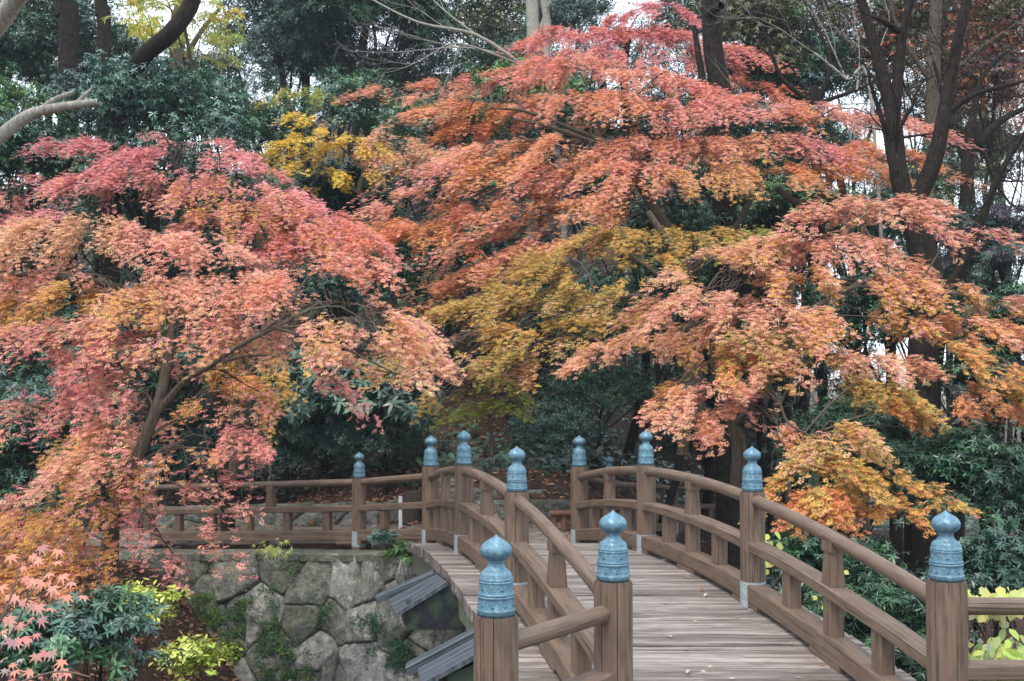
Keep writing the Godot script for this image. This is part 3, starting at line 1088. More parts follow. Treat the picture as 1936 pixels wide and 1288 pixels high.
func stone_wall() -> void:
	var root := thing("stone_retaining_wall", "grey rubble stone retaining wall with moss below the far path", "stone wall", wall_point(6.0, 3.2, 0.0))
	var m := MB.new()
	for i in 60:
		for j in 8:
			m.add(wall_point(i * 11.8 / 59.0, j * 3.6 / 7.0, -0.035), Vector3(-0.5, 0.25, 0.8).normalized())
	for i in 59:
		for j in 7:
			var a := i * 8 + j
			m.quad(a, a + 1, a + 9, a + 8)
	part("wall_core", m, M.mortar, root)
	stonework(root, 11.8, 3.4, 0.52, wall_point, 0.62, func(p: Vector2) -> bool: return p.x > 2.2)
	# flat coping slabs
	var s := 3.4
	while s < 10.8:
		var l := rng.randf_range(0.7, 1.2)
		var c := MB.new()
		var a := wall_point(s, 0.03, -0.12)
		var b := wall_point(s + l - 0.02, 0.03, -0.12)
		c.sweep([a, a.lerp(b, 0.5) + jv(0.01), b], (b - a).cross(Vector3.UP), rect(0.42, 0.13, 0.02), false)
		part("coping_slab", c, M.stone[[0, 2][rng.randi() % 2]], root)
		s += l
	# moss in the joints and on the faces
	var cr := Crown.new(3)
	for q in [[500, 1235, 0.3, 0.5, 1500], [470, 1150, 0.12, 0.35, 500], [385, 1125, 0.12, 0.22, 400], [405, 1180, 0.16, 0.1, 300], [745, 1245, 0.2, 0.16, 600], [580, 1075, 0.07, 0.07, 160], [700, 1185, 0.2, 0.06, 200], [620, 1150, 0.08, 0.12, 100], [560, 1270, 0.2, 0.12, 400], [430, 1240, 0.1, 0.25, 300]]:
		var best := Vector2.ZERO
		var least := INF
		for i in 80:
			for j in 30:
				var w := wall_point(3.0 + i * 0.1, j * 0.11, 0.05)
				var e := w - EYE
				var l: Vector3 = e * cam_basis
				var miss := Vector2(968.0 - l.x / l.z * F, 644.0 + l.y / l.z * F).distance_squared_to(Vector2(q[0], q[1]))
				if miss < least:
					least = miss; best = Vector2(3.0 + i * 0.1, j * 0.11)
		for i in int(q[4]):
			var p := Vector2(best.x + rng.randfn() * q[2], maxf(0.02, best.y + rng.randfn() * q[3]))
			if noise.get_noise_2d(p.x * 30, p.y * 30) < -0.05: continue
			var o := wall_point(p.x, p.y, 0.09 + jit(0.05))
			var b := basis_of(Vector3(jit(1), jit(1), jit(1)), Vector3(-0.4, 0.5, 0.8) + jv(0.5))
			var sz := rng.randf_range(0.035, 0.075)
			cr.add(rng.randi() % 3, b.x * sz, b.y * sz, b.z * sz, o, shade_of("Vggg", o))
	for i in 3: many("moss", LEAF.small[i], cr.bufs[i], M.dull, root)
	# the low wall behind the path on the left
	var low := thing("low_stone_wall", "low dry stone wall seen through the left railing behind the path", "stone wall", Vector3(-4.6, -0.6, -20.4))
	var place := func(s2: float, h: float, o: float) -> Vector3:
		var t := s2 / 7.0
		var p := Vector2(-1.7, 17.7).lerp(Vector2(-8.0, 20.3), t) + Vector2(-0.35, -0.93) * (h * 0.2 + o)
		return Vector3(p.x, path_level(p.x) + 0.34 - h + o * 0.2, -p.y)
	stonework(low, 7.0, 0.75, 0.5, place, 0.9, func(_p: Vector2) -> bool: return true)

func steps() -> void:
	var root := thing("stone_steps", "worn stone steps climbing the leafy slope beyond the bridge", "steps", Vector3(-0.35, 0, -16.4))
	for i in 6:
		var y := 0.12 * (i + 1)
		var d := 16.3 + i * 0.62
		var x := -1.35
		while x < 0.5:
			var w := rng.randf_range(0.5, 0.9)
			var m := MB.new()
			m.sweep([Vector3(x - i * 0.04, y - 0.09, -d - 0.15), Vector3(x + w / 2 - i * 0.04, y - 0.09 + jit(0.01), -d - 0.15 + jit(0.02)), Vector3(x + w - 0.02 - i * 0.04, y - 0.09, -d - 0.15)], Vector3(0, 0, 1), rect(0.36, 0.2, 0.03), false)
			part("step_stone", m, M.stone[[0, 1, 2][rng.randi() % 3]], root)
			x += w

# ------------------------------------------------------------------ small things
func small_things() -> void:
	var st := thing("marker_stake", "thin white marker stake on the path behind the left railing", "stake", Vector3(-1.75, -0.1, -16.6))
	var m := MB.new()
	var p := P(757, 1005, 16.6)
	m.sweep([p, P(757, 938, 16.6)], Vector3.RIGHT, rect(0.055, 0.03, 0.004))
	part("stake", m, M.white, st)
	var m2 := MB.new()
	m2.sweep([P(757, 938, 16.6), P(757, 934, 16.6)], Vector3.RIGHT, rect(0.05, 0.026, 0.004), false, [1.0, 0.6])
	part("stake_tip", m2, M.wood_dark, st)
	# tree stump beside the stake
	var b := P(780, 1005, 17.2)
	b.y = -0.2
	var t := thing("tree_stump", "short weathered tree stump beside the white stake", "stump", b)
	var ms := MB.new()
	ms.sweep([b - Vector3(0, 0.1, 0), b + Vector3(0, 0.2, 0), b + Vector3(0.02, 0.55, 0), b + Vector3(0.02, 0.58, 0)], Vector3.RIGHT, circle(0.17, 18, [3, 8]), true, [1.15, 1.0, 0.95, 0.88])
	part("stump", ms, M.bark[1], t)
	# low wooden bench frame by the right end
	var q := P(1066, 1024, 15.6)
	q.y = 0.0
	var be := thing("wooden_stand", "small dark wooden stand left of the far right bridge post", "stand", q)
	var top := MB.new()
	top.sweep([q + Vector3(-0.22, 0.25, 0), q + Vector3(0.24, 0.25, 0)], Vector3(0, 0, 1), rect(0.26, 0.035, 0.006))
	part("top_board", top, M.wood_dark, be)
	for k in 3:
		var l := MB.new()
		var f := q + Vector3(-0.15 + 0.15 * k, 0, 0.06)
		l.sweep([f, f + Vector3(0, 0.235, 0)], Vector3.RIGHT, circle(0.045, 12), true)
		part("leg", l, M.wood_dark, be)
	# wooden fence high on the slope, half hidden
	var fq := P(1010, 745, 22.0)
	var fb := thing("timber_fence", "small brown timber fence half hidden by leaves on the slope", "fence", Vector3(fq.x, hgt(fq.x, fq.z), fq.z))
	for k in 4:
		var mm := MB.new()
		var x0 := fq.x - 0.55 + k * 0.42
		mm.sweep([Vector3(x0, hgt(x0, -22.0) - 0.1, -22.0), Vector3(x0, fq.y + 0.28, -22.0)], Vector3.RIGHT, rect(0.1, 0.1))
		part("fence_post", mm, M.bark[1], fb)
	for k in 3:
		var mm := MB.new()
		mm.sweep([Vector3(fq.x - 0.7, fq.y + 0.2 - k * 0.3, -21.92), Vector3(fq.x + 0.85, fq.y + 0.2 - k * 0.3, -21.92)], Vector3(0, 0, 1), rect(0.05, 0.09))
		part("fence_rail", mm, M.bark[1], fb)
	# fallen leaves on the deck
	var zoomed := [458, 585, 0, 910, 575, 1, 1135, 715, 2, 733, 748, 1, 530, 900, 2, 1620, 945, 1, 685, 1005, 3, 885, 1158, 2, 690, 1200, 2, 820, 1205, 2, 825, 465, 3, 295, 508, 3, 440, 200, 2, 670, 348, 2, 1110, 1280, 2, 1660, 1260, 2, 1865, 1170, 3, 725, 390, 2, 850, 503, 2, 1290, 780, 2, 1220, 650, 2, 255, 377, 1]
	for i in range(0, zoomed.size(), 3):
		var px: float = 1160.0 + zoomed[i] / 4.805
		var py: float = 1020.0 + zoomed[i + 1] / 4.805
		var d := 6.6
		while d < 14.0 and P(px, py, d).y > deck_y(d) + 0.012: d += 0.01
		var o := MeshInstance3D.new()
		o.name = numbered(self, "fallen_leaf")
		o.mesh = LEAF.maple_one if i % 2 else LEAF.oval_one
		o.material_override = leaf_mat([Color(0.6, 0.28, 0.06), Color(0.55, 0.3, 0.14), Color(0.62, 0.5, 0.36), Color(0.28, 0.08, 0.04)][zoomed[i + 2]])
		add_child(o)
		o.position = P(px, py, d) + Vector3(0, 0.012, 0)
		o.rotation = Vector3(jit(0.25), rng.randf() * TAU, jit(0.25))
		o.scale = Vector3.ONE * rng.randf_range(0.05, 0.07)
		tag(o, ["bright orange fallen leaf on the deck planks beyond the near left post", "small tan fallen leaf lying on the weathered deck", "small pale dry fallen leaf lying on the weathered deck", "small dark red fallen leaf lying on the weathered deck"][zoomed[i + 2]], "leaf", "fallen leaves on the bridge deck")

func litter() -> void:
	var ug := Crown.new(3)
	for i in 9000:
		var d := rng.randf_range(18.0, 46.0)
		var x := rng.randf_range(-0.55, 0.5) * d
		if d < wall_line(x) + 4.5: continue
		var p := Vector3(x, hgt(x, -d) + rng.randf() * 0.35, -d)
		if noise.get_noise_2d(x * 8.0, d * 8.0) < -0.2: continue
		var b := basis_of(Vector3(jit(1), jit(0.3), jit(1)), Vector3(jit(0.4), 1, 0.5))
		var sz := rng.randf_range(0.25, 0.5)
		ug.add(rng.randi() % 3, b.x * sz, b.y * sz, b.z * sz, p, shade_of("dgbo", p))
	var under := thing("undergrowth", "low green undergrowth covering the hillside between the trees", "undergrowth", Vector3(0, hgt(0, -26), -26))
	for i in 3: many("foliage", LEAF.small[i], ug.bufs[i], M.green, under)
	var cr := Crown.new(3)
	for i in 34000:
		var d := rng.randf_range(9.0, 26.0)
		var x := rng.randf_range(-0.45, 0.25) * d if rng.randf() < 0.8 else rng.randf_range(0.1, 0.45) * d
		var y := hgt(x, -d)
		if absf(d - wall_line(x)) < 0.5: continue
		if d > wall_line(x) and d < wall_line(x) + 2.3 and rng.randf() < 0.8: continue
		var g := Vector3(hgt(x - 0.1, -d) - hgt(x + 0.1, -d), 0.2, hgt(x, -d - 0.1) - hgt(x, -d + 0.1)).normalized()
		var b := basis_of(Vector3(jit(1), jit(0.3), jit(1)), g + jv(0.5))
		var sz := rng.randf_range(0.06, 0.12)
		cr.add(0, b.x * sz, b.y * sz, b.z * sz, Vector3(x, y + 0.02, -d), Color(0.24, 0.11, 0.06).lerp([Color(0.48, 0.30, 0.18), Color(0.12, 0.055, 0.035), Color(0.36, 0.14, 0.07)][rng.randi() % 3], rng.randf()))
	many("leaf_litter", LEAF.oval_one, cr.bufs[0], M.dry, self)
	var o := get_child(get_child_count() - 1)
	tag(o, "brown fallen leaves covering the slopes around the bridge", "leaf litter")

# ------------------------------------------------------------------ planting
func plant_maples() -> void:
	maple("weeping_maple", "front left weeping maple, pink over peach, with long hanging sprays", "", P(215, 1110, 12.6),
		[[0.075, 0.045, P(218, 1190, 12.0), P(213, 1050, 11.8), P(222, 960, 11.6), P(262, 860, 11.5), P(300, 760, 11.5), P(318, 680, 11.6), P(328, 600, 11.9), P(345, 560, 12.2)],
		[0.04, 0.02, P(300, 775, 11.5), P(350, 720, 11.4), P(400, 690, 11.2), P(450, 655, 11.1), P(520, 620, 11.1)],
		[0.08, 0.04, P(206, 1180, 12.7), P(200, 1040, 12.7), P(240, 880, 12.8), P(285, 800, 12.7), P(310, 700, 12.7), P(250, 560, 12.7), P(140, 525, 12.4)],
		[0.045, 0.02, P(140, 525, 12.4), P(105, 550, 12.3), P(55, 580, 12.2)], [0.05, 0.025, P(140, 525, 12.4), P(60, 520, 12.5), P(0, 515, 12.6)]],
		[[12.8, 130, -0.5, 0.1, "PPSE", 1.0, [-40, 445, 60, 432, 150, 425, 260, 430]], [12.7, 120, 0.0, 0.7, "PPSS", 1.0, [230, 432, 330, 436, 410, 455, 480, 500]],
		[12.5, 110, -0.4, 0.5, "SEPS", 0.8, [-40, 505, 40, 512, 130, 505, 220, 520]],
		[12.3, 130, -0.5, 0.2, "SSEY", 0.9, [-30, 585, 60, 565, 150, 545, 250, 550, 330, 560]], [12.1, 110, 0.0, 0.6, "SPES", 1.0, [220, 560, 330, 545, 440, 540, 520, 530]],
		[11.9, 100, 0.0, 0.25, "PPDS", 1.0, [440, 545, 530, 525, 620, 500, 680, 495, 715, 495]], [11.6, 100, 0.0, 0.4, "PSSE", 1.0, [420, 580, 540, 575, 650, 565, 720, 585, 790, 630]],
		[11.3, 120, 0.1, 0.5, "EYSE", 0.9, [540, 610, 620, 595, 690, 600, 740, 620]], [11.1, 80, 0.0, 0.25, "SPSE", 1.0, [670, 615, 750, 635, 800, 670, 845, 700]], [11.0, 50, 0.0, 0.4, "PSE", 0.8, [700, 690, 750, 700, 800, 700]],
		[11.9, 100, -0.3, 0.4, "EYSP", 0.8, [200, 655, 290, 625, 380, 620, 480, 635]], [11.7, 100, 0.0, 0.5, "PESE", 0.8, [430, 640, 520, 625, 600, 640, 650, 680]],
		[12.1, 190, -0.4, 0.1, "PPRS", 0.8, [-30, 650, 40, 625, 90, 640, 130, 670]], [12.2, 120, -0.2, 0.2, "PPS", 0.5, [-20, 780, 50, 760, 120, 790]], [12.0, 120, -0.3, 0.2, "SPEP", 0.8, [110, 620, 180, 610, 240, 640]],
		[12.1, 160, -0.25, 0.15, "YESP", 0.5, [140, 735, 190, 715, 250, 730, 310, 760]], [12.1, 150, -0.3, 0.1, "OSEY", 0.65, [150, 830, 200, 800, 250, 830]], [11.9, 90, -0.2, 0.3, "PPE", 0.35, [250, 680, 300, 660, 330, 690]],
		[11.5, 120, -0.25, 0.15, "YEOS", 0.6, [330, 835, 360, 815, 400, 825]], [11.5, 130, -0.1, 0.3, "PPPS", 0.5, [400, 850, 440, 800, 480, 820, 505, 860]], [11.5, 120, -0.15, 0.15, "YEPS", 0.4, [355, 910, 390, 880, 430, 890]], [11.5, 110, -0.1, 0.1, "PSP", 0.15, [380, 990, 410, 960, 440, 985]], [11.5, 80, 0.0, 0.2, "PSP", 0.2, [445, 900, 462, 880, 480, 910]],
		[11.4, 150, -0.5, 0.0, "OSES", 0.7, [40, 940, 110, 890, 180, 860, 240, 880]], [11.3, 150, -0.4, 0.1, "OSPY", 0.7, [10, 1010, 90, 950, 170, 930, 240, 960]], [11.2, 130, -0.4, 0.2, "OSPY", 0.7, [-20, 1060, 60, 1010, 150, 1000, 220, 1030]], [11.1, 90, -0.4, 0.2, "SPO", 0.8, [-20, 1110, 60, 1070, 140, 1060, 210, 1090]],
		[11.6, 100, 0.0, 0.4, "PSP", 0.3, [255, 940, 280, 930, 310, 960]], [11.6, 90, 0.1, 0.4, "PPS", 0.25, [275, 1000, 300, 1010, 330, 1050]], [11.8, 120, -0.2, 0.3, "PEPS", 0.3, [200, 780, 250, 770, 310, 790]], [12.0, 120, 0.0, 0.3, "PEP", 0.35, [330, 700, 400, 690, 460, 720, 500, 740]], [11.8, 110, 0.1, 0.4, "PSP", 0.35, [560, 680, 600, 690, 640, 720]]], 1, 0.07, 300,
		[[11.3, "PPS", 262, 850, 264, 930, 268, 1000, 295, 1060, 340, 1108], [11.4, "YEPS", 385, 810, 400, 880, 412, 950, 418, 1010, 428, 1060, 442, 1092], [11.5, "PSP", 480, 800, 470, 860, 455, 910, 465, 970], [11.4, "PPS", 160, 650, 170, 740, 195, 810, 215, 850], [11.5, "PES", 225, 800, 230, 850, 245, 900, 262, 950], [11.6, "PPR", 40, 720, 50, 780, 75, 830], [11.3, "OSP", 60, 900, 40, 960, 20, 1020], [11.5, "PS", 430, 700, 440, 740, 425, 800], [11.4, "SPE", 345, 840, 360, 900, 380, 950], [11.6, "PPR", 110, 650, 120, 710, 140, 760]])
	maple("red_maple", "deep rose red maple behind the pink weeping maple on the left", "", P(420, 980, 16.5),
		[[0.12, 0.05, P(430, 1000, 16.5), P(420, 800, 16.4), P(390, 600, 16.2), P(370, 450, 16.0), P(360, 360, 15.9), P(330, 310, 16.0)], [0.06, 0.03, P(395, 600, 16.2), P(470, 500, 15.8), P(560, 450, 15.5)]],
		[[16.6, 70, -0.6, 0.0, "RPP", 0.9, [90, 264, 160, 270, 230, 285, 290, 295]], [16.4, 110, -0.5, 0.0, "PRP", 0.9, [190, 305, 260, 290, 330, 288, 390, 285]], [16.3, 120, 0.0, 0.7, "RPP", 0.9, [340, 295, 420, 280, 470, 300, 520, 345, 560, 380]],
		[15.9, 110, -0.6, -0.1, "PSRP", 0.95, [-40, 375, 50, 355, 130, 335, 210, 330]], [15.8, 90, -0.3, 0.2, "PPSR", 0.85, [180, 345, 270, 335, 350, 345]], [15.7, 130, 0.0, 0.6, "PYPS", 0.95, [330, 350, 420, 345, 500, 365, 580, 400]],
		[15.5, 100, -0.5, 0.0, "SPP", 0.5, [-20, 415, 60, 400, 150, 395]], [15.5, 110, 0.1, 0.6, "PSYP", 0.95, [360, 400, 440, 395, 520, 410, 600, 425]], [15.3, 100, 0.1, 0.3, "RPPD", 1.0, [490, 425, 570, 408, 640, 412, 700, 445, 728, 480]], [15.2, 90, 0.1, 0.5, "DRD", 1.0, [470, 470, 540, 455, 610, 465, 680, 480]], [15.3, 70, -0.2, 0.3, "PSP", 0.6, [330, 425, 400, 420, 450, 440]], [16.8, 50, 0.0, 0.5, "PR", 0.5, [270, 262, 300, 255, 330, 275]]], 0, 0.075)
	maple("yellow_maple", "slender golden yellow maple fading to peach on the right", "", P(690, 480, 22.0),
		[[0.09, 0.04, P(690, 560, 22.0), P(690, 410, 22.0), P(680, 360, 22.0), P(690, 310, 22.0), P(660, 270, 22.0)], [0.035, 0.015, P(690, 400, 22.0), P(730, 365, 21.8), P(790, 340, 21.6)], [0.03, 0.012, P(685, 370, 22.0), P(620, 335, 21.8), P(560, 320, 21.6)], [0.03, 0.012, P(690, 320, 22.0), P(600, 240, 22.2), P(530, 190, 22.4)]],
		[[22.6, 40, -0.5, 0.3, "GGM",0.75, [500, 200, 545, 175, 590, 170, 630, 190]], [22.3, 60, -0.4, 0.2, "GGG",0.75, [560, 215, 610, 225, 660, 245, 700, 275]], [22.1, 55, -0.7, 0.0, "GGG",0.75, [485, 300, 540, 270, 600, 250, 650, 262]], [22.0, 60, -0.4, 0.3, "GGY",0.75, [570, 300, 630, 270, 690, 272, 740, 290]], [21.9, 60, 0.0, 0.6, "YEE",0.75, [660, 268, 720, 262, 780, 275, 835, 295]], [21.8, 45, 0.0, 0.6, "EES",0.75, [690, 300, 760, 295, 820, 310]], [21.7, 55, -0.6, 0.2, "GGG",0.75, [495, 335, 550, 315, 610, 318, 660, 330]], [21.8, 30, 0.0, 0.4, "YGE", 0.5, [690, 335, 740, 325, 790, 330]]], 1, 0.085)
	maple("orange_maple", "large spreading orange and coral maple at the centre of the hillside", "", P(1330, 800, 18.6),
		[[0.12, 0.06, P(1320, 800, 18.6), P(1310, 620, 18.6), P(1290, 480, 18.5), P(1240, 400, 18.4), P(1190, 320, 18.5), P(1135, 265, 18.6), P(1128, 205, 18.7)], [0.05, 0.015, P(1135, 265, 18.5), P(1060, 235, 18.3), P(990, 210, 18.0), P(930, 205, 17.8)], [0.045, 0.015, P(1125, 270, 18.4), P(1040, 240, 18.0), P(970, 225, 17.8)], [0.04, 0.012, P(1140, 255, 18.6), P(1160, 200, 18.6), P(1210, 175, 18.6)], [0.05, 0.015, P(1100, 268, 18.4), P(1010, 265, 18.0), P(940, 275, 17.7)], [0.07, 0.02, P(1300, 520, 18.4), P(1390, 430, 18.0), P(1440, 340, 17.8), P(1500, 270, 17.8)]],
		[[19.6, 60, -0.7, -0.2, "RDSD", 0.9, [700, 168, 780, 160, 860, 165, 950, 160]], [19.5, 80, -0.5, 0.2, "SDPO", 1.0, [900, 160, 990, 135, 1080, 118, 1170, 120]], [19.4, 90, 0.0, 0.5, "SDPO", 1.0, [1140, 130, 1220, 140, 1300, 160, 1370, 190, 1420, 180]],
		[19.0, 90, -0.6, -0.2, "DOS", 0.9, [800, 215, 860, 205, 940, 200, 1020, 190]], [19.0, 110, -0.4, 0.2, "SOPS", 1.0, [980, 200, 1070, 180, 1170, 185, 1270, 200]], [18.9, 60, -0.4, 0.0, "DDO", 0.8, [830, 265, 880, 240, 940, 240]], [18.8, 100, 0.0, 0.3, "PSPO", 1.0, [1240, 210, 1340, 195, 1440, 205, 1540, 215]], [18.8, 80, 0.1, 0.7, "PSPS", 1.0, [1500, 215, 1600, 215, 1690, 225, 1765, 255]],
		[18.4, 130, -0.9, -0.3, "SOSP", 1.0, [870, 315, 940, 285, 1030, 270, 1120, 275]], [18.3, 120, -0.3, 0.1, "OSPS", 1.0, [1080, 280, 1180, 270, 1280, 268, 1360, 265]], [18.3, 100, 0.0, 0.4, "SYSP", 1.0, [1320, 275, 1420, 262, 1520, 265, 1610, 275]], [18.3, 90, 0.1, 0.7, "SOPO", 0.95, [1560, 280, 1640, 280, 1720, 300, 1765, 335]],
		[18.0, 110, -0.7, -0.4, "SOOS", 1.05, [765, 378, 810, 350, 890, 325, 970, 310, 1060, 310]], [17.9, 130, -0.6, -0.1, "OSPO", 1.0, [1020, 325, 1110, 315, 1210, 315, 1290, 320]], [17.8, 100, 0.0, 0.4, "SYEO", 0.9, [1260, 330, 1350, 320, 1440, 320, 1500, 330]], [17.8, 90, 0.0, 0.5, "OODO", 0.8, [1490, 320, 1570, 315, 1650, 325, 1700, 345]],
		[17.6, 100, -0.7, -0.4, "OOSD", 1.0, [775, 440, 820, 405, 900, 385, 980, 370, 1060, 370]], [17.5, 120, -0.9, -0.3, "SOEP", 1.0, [960, 450, 1030, 405, 1110, 385, 1190, 380]], [17.4, 80, -1.0, -0.5, "SPSO", 1.0, [810, 552, 880, 535, 940, 505, 1000, 465, 1040, 440]], [17.7, 100, -0.4, 0.2, "ODO", 0.75, [710, 430, 770, 420, 830, 430, 870, 450]], [17.3, 90, -0.8, -0.4, "SEOS", 1.0, [960, 520, 1030, 475, 1100, 450, 1160, 440]]], 1, 0.085)
	maple("coral_maple", "coral red maple rising behind the orange maple at the top centre", "", P(1180, 420, 24.0),
		[[0.14, 0.06, P(1185, 500, 24.0), P(1190, 300, 24.0), P(1180, 150, 24.2), P(1190, 60, 24.4)]],
		[[24.8, 90, -0.5, 0.4, "RDP", 0.9, [1150, 50, 1200, 15, 1250, 5, 1300, 30]], [24.6, 90, -0.5, 0.2, "RDP", 0.9, [980, 85, 1050, 65, 1120, 60, 1190, 55]], [24.4, 100, 0.0, 0.5, "RDPD", 0.9, [1150, 75, 1230, 60, 1300, 80, 1380, 105]], [24.2, 90, -0.5, 0.2, "PDR", 0.9, [990, 130, 1070, 105, 1150, 95, 1230, 105]], [23.9, 70, 0.0, 0.4, "RDD", 0.8, [1280, 110, 1340, 130, 1420, 165, 1480, 180]]], 0, 0.1)
	maple("olive_maple", "olive and amber maple sweeping low left beneath the orange maple", "", P(1290, 860, 16.2),
		[[0.09, 0.045, P(1290, 860, 16.2), P(1300, 700, 16.2), P(1310, 560, 16.2), P(1270, 470, 16.2), P(1225, 400, 16.3)], [0.05, 0.02, P(1305, 600, 16.1), P(1210, 560, 15.8), P(1130, 575, 15.5), P(1060, 600, 15.4)], [0.045, 0.015, P(1300, 560, 16.1), P(1230, 510, 15.9), P(1190, 480, 15.8)], [0.04, 0.015, P(1300, 650, 16.0), P(1200, 650, 15.4), P(1100, 640, 15.2)]],
		[[16.6, 100, -0.9, -0.2, "LYLL", 1.0, [1010, 505, 1080, 460, 1150, 435, 1230, 430]], [16.5, 80, -0.3, 0.5, "LYLM", 1.0, [1200, 440, 1290, 438, 1370, 440, 1470, 455]], [16.3, 110, -0.9, -0.3, "LYLL", 1.0, [900, 575, 980, 530, 1060, 500, 1150, 490]], [16.2, 80, -0.4, 0.2, "LYL", 0.9, [1120, 500, 1200, 490, 1260, 500]], [16.0, 110, -0.9, -0.4, "LYLE", 1.05, [780, 622, 860, 590, 950, 560, 1040, 550]], [15.9, 90, -0.6, -0.1, "YLLE", 0.95, [1010, 565, 1090, 550, 1170, 560, 1250, 590]], [15.7, 110, -0.9, -0.4, "LLYE", 1.05, [800, 660, 880, 635, 960, 615, 1050, 605]], [15.6, 80, -0.5, 0.0, "LYL", 0.9, [1030, 620, 1110, 605, 1180, 595, 1240, 605]], [15.4, 80, -0.9, -0.5, "YLLE", 1.05, [900, 715, 960, 685, 1030, 650, 1100, 635]], [15.3, 60, -0.6, 0.2, "YEO", 0.7, [960, 705, 1010, 690, 1060, 700]], [15.0, 60, -0.6, 0.0, "EYSE", 1.05, [1080, 692, 1140, 660, 1210, 635, 1280, 625]], [15.0, 60, 0.0, 0.5, "ESY", 0.9, [1240, 640, 1310, 635, 1370, 650, 1410, 670]]], 1, 0.085, 150)
	maple("salmon_maple", "right hand salmon and amber maple with broad flat boughs over a slim trunk", "", P(1395, 905, 14.0),
		[[0.12, 0.06, P(1395, 930, 14.0), P(1398, 850, 14.0), P(1385, 800, 14.0), P(1372, 770, 14.0)], [0.06, 0.03, P(1386, 805, 14.0), P(1420, 770, 13.8), P(1450, 700, 13.6), P(1480, 620, 13.6), P(1500, 540, 13.7)], [0.055, 0.025, P(1374, 775, 14.0), P(1350, 700, 13.9), P(1345, 620, 13.9), P(1330, 560, 14.0)], [0.022, 0.008, P(1440, 735, 13.6), P(1470, 755, 13.0), P(1490, 800, 12.6), P(1530, 825, 12.3), P(1545, 860, 12.0)], [0.05, 0.02, P(1480, 620, 13.6), P(1580, 560, 13.6), P(1680, 520, 13.8), P(1780, 560, 13.8)]],
		[[14.6, 90, -0.6, 0.0, "SPES", 1.0, [1470, 435, 1530, 400, 1600, 385, 1670, 380]], [14.5, 90, 0.0, 0.7, "SPSE", 1.0, [1630, 388, 1700, 385, 1770, 405, 1830, 440]], [14.4, 90, -0.7, -0.1, "SYES", 1.0, [1300, 515, 1370, 475, 1450, 450, 1530, 440]], [14.2, 90, -0.2, 0.4, "SPES", 0.95, [1500, 455, 1580, 450, 1660, 465, 1730, 510]],
		[14.0, 90, -0.7, 0.0, "PSES", 1.0, [1240, 585, 1310, 550, 1400, 525, 1480, 515]], [13.9, 90, -0.2, 0.3, "SEYS", 0.9, [1460, 530, 1550, 520, 1640, 525, 1730, 535]], [13.9, 90, 0.1, 0.7, "SESY", 1.0, [1680, 545, 1760, 535, 1850, 555, 1960, 600]],
		[13.5, 80, -0.6, 0.0, "SPSE", 1.0, [1290, 615, 1370, 590, 1450, 580, 1530, 580]], [13.4, 80, -0.1, 0.3, "SESY", 0.85, [1500, 595, 1590, 590, 1680, 595, 1760, 600]], [13.4, 80, 0.1, 0.7, "ESYS", 1.0, [1720, 605, 1800, 600, 1880, 615, 1970, 650]],
		[13.2, 70, -0.4, 0.3, "YLLE", 0.9, [1350, 640, 1420, 625, 1500, 635, 1560, 650]], [13.0, 60, -0.2, 0.4, "EYSE", 1.0, [1440, 690, 1530, 670, 1610, 665, 1700, 680, 1760, 710]], [13.4, 110, -0.4, 0.3, "YLLO", 0.9, [1280, 720, 1330, 680, 1400, 670, 1460, 690]], [13.2, 90, -0.5, 0.2, "OYES", 0.95, [1240, 780, 1290, 745, 1360, 730, 1430, 740]], [13.0, 60, -0.4, 0.4, "EYOS", 0.9, [1290, 790, 1350, 770, 1410, 765, 1480, 780]],
		[13.0, 130, 0.3, 0.6, "LYOL", 1.0, [1780, 660, 1830, 665, 1880, 700, 1920, 760]], [12.9, 110, 0.1, 0.5, "YOSO", 0.95, [1800, 730, 1850, 740, 1900, 800, 1950, 860]], [12.9, 60, 0.4, 0.6, "LYYL", 1.0, [1560, 715, 1620, 710, 1680, 740, 1740, 790]], [12.8, 50, 0.1, 0.4, "LYO", 0.8, [1620, 745, 1680, 760, 1740, 800, 1790, 835]], [13.3, 50, 0.2, 0.6, "PSO", 0.8, [1830, 640, 1870, 700, 1910, 770]],
		[12.0, 70, -0.4, 0.5, "YLEY", 1.1, [1500, 850, 1550, 815, 1600, 815, 1650, 840]], [11.9, 80, -0.5, 0.3, "OYLO", 1.1, [1480, 910, 1530, 870, 1590, 865, 1640, 890]], [11.8, 60, 0.0, 0.6, "OYLO", 1.0, [1600, 905, 1660, 890, 1710, 900, 1755, 915]], [11.8, 70, -0.3, 0.3, "OODY", 1.1, [1480, 950, 1540, 930, 1600, 935, 1660, 950]], [11.7, 50, 0.0, 0.4, "OYO", 0.8, [1640, 950, 1680, 940, 1720, 960]]], 1, 0.09, 300)
	maple("amber_maple", "small amber maple half hidden behind the front left weeping maple", "", P(440, 900, 15.0),
		[[0.07, 0.03, P(440, 900, 15.0), P(445, 780, 15.0), P(455, 680, 15.0)]],
		[[15.2, 110, -0.3, 0.4, "YLY", 1.0, [400, 680, 440, 650, 480, 645, 515, 680]], [15.0, 100, -0.3, 0.3, "YLO", 1.0, [390, 740, 440, 715, 490, 720, 510, 750]]], 1, 0.085)
	maple("lime_maple", "low lime green maple shrub between the olive maple and the steps", "", P(920, 830, 17.5),
		[[0.05, 0.02, P(930, 850, 17.5), P(925, 780, 17.5), P(910, 730, 17.4)]],
		[[17.5, 70, -0.6, 0.4, "VML", 0.9, [850, 740, 900, 715, 950, 715, 985, 740]], [17.3, 60, -0.6, 0.3, "VMV", 0.8, [860, 780, 900, 755, 950, 755, 990, 775]]], 1, 0.085)

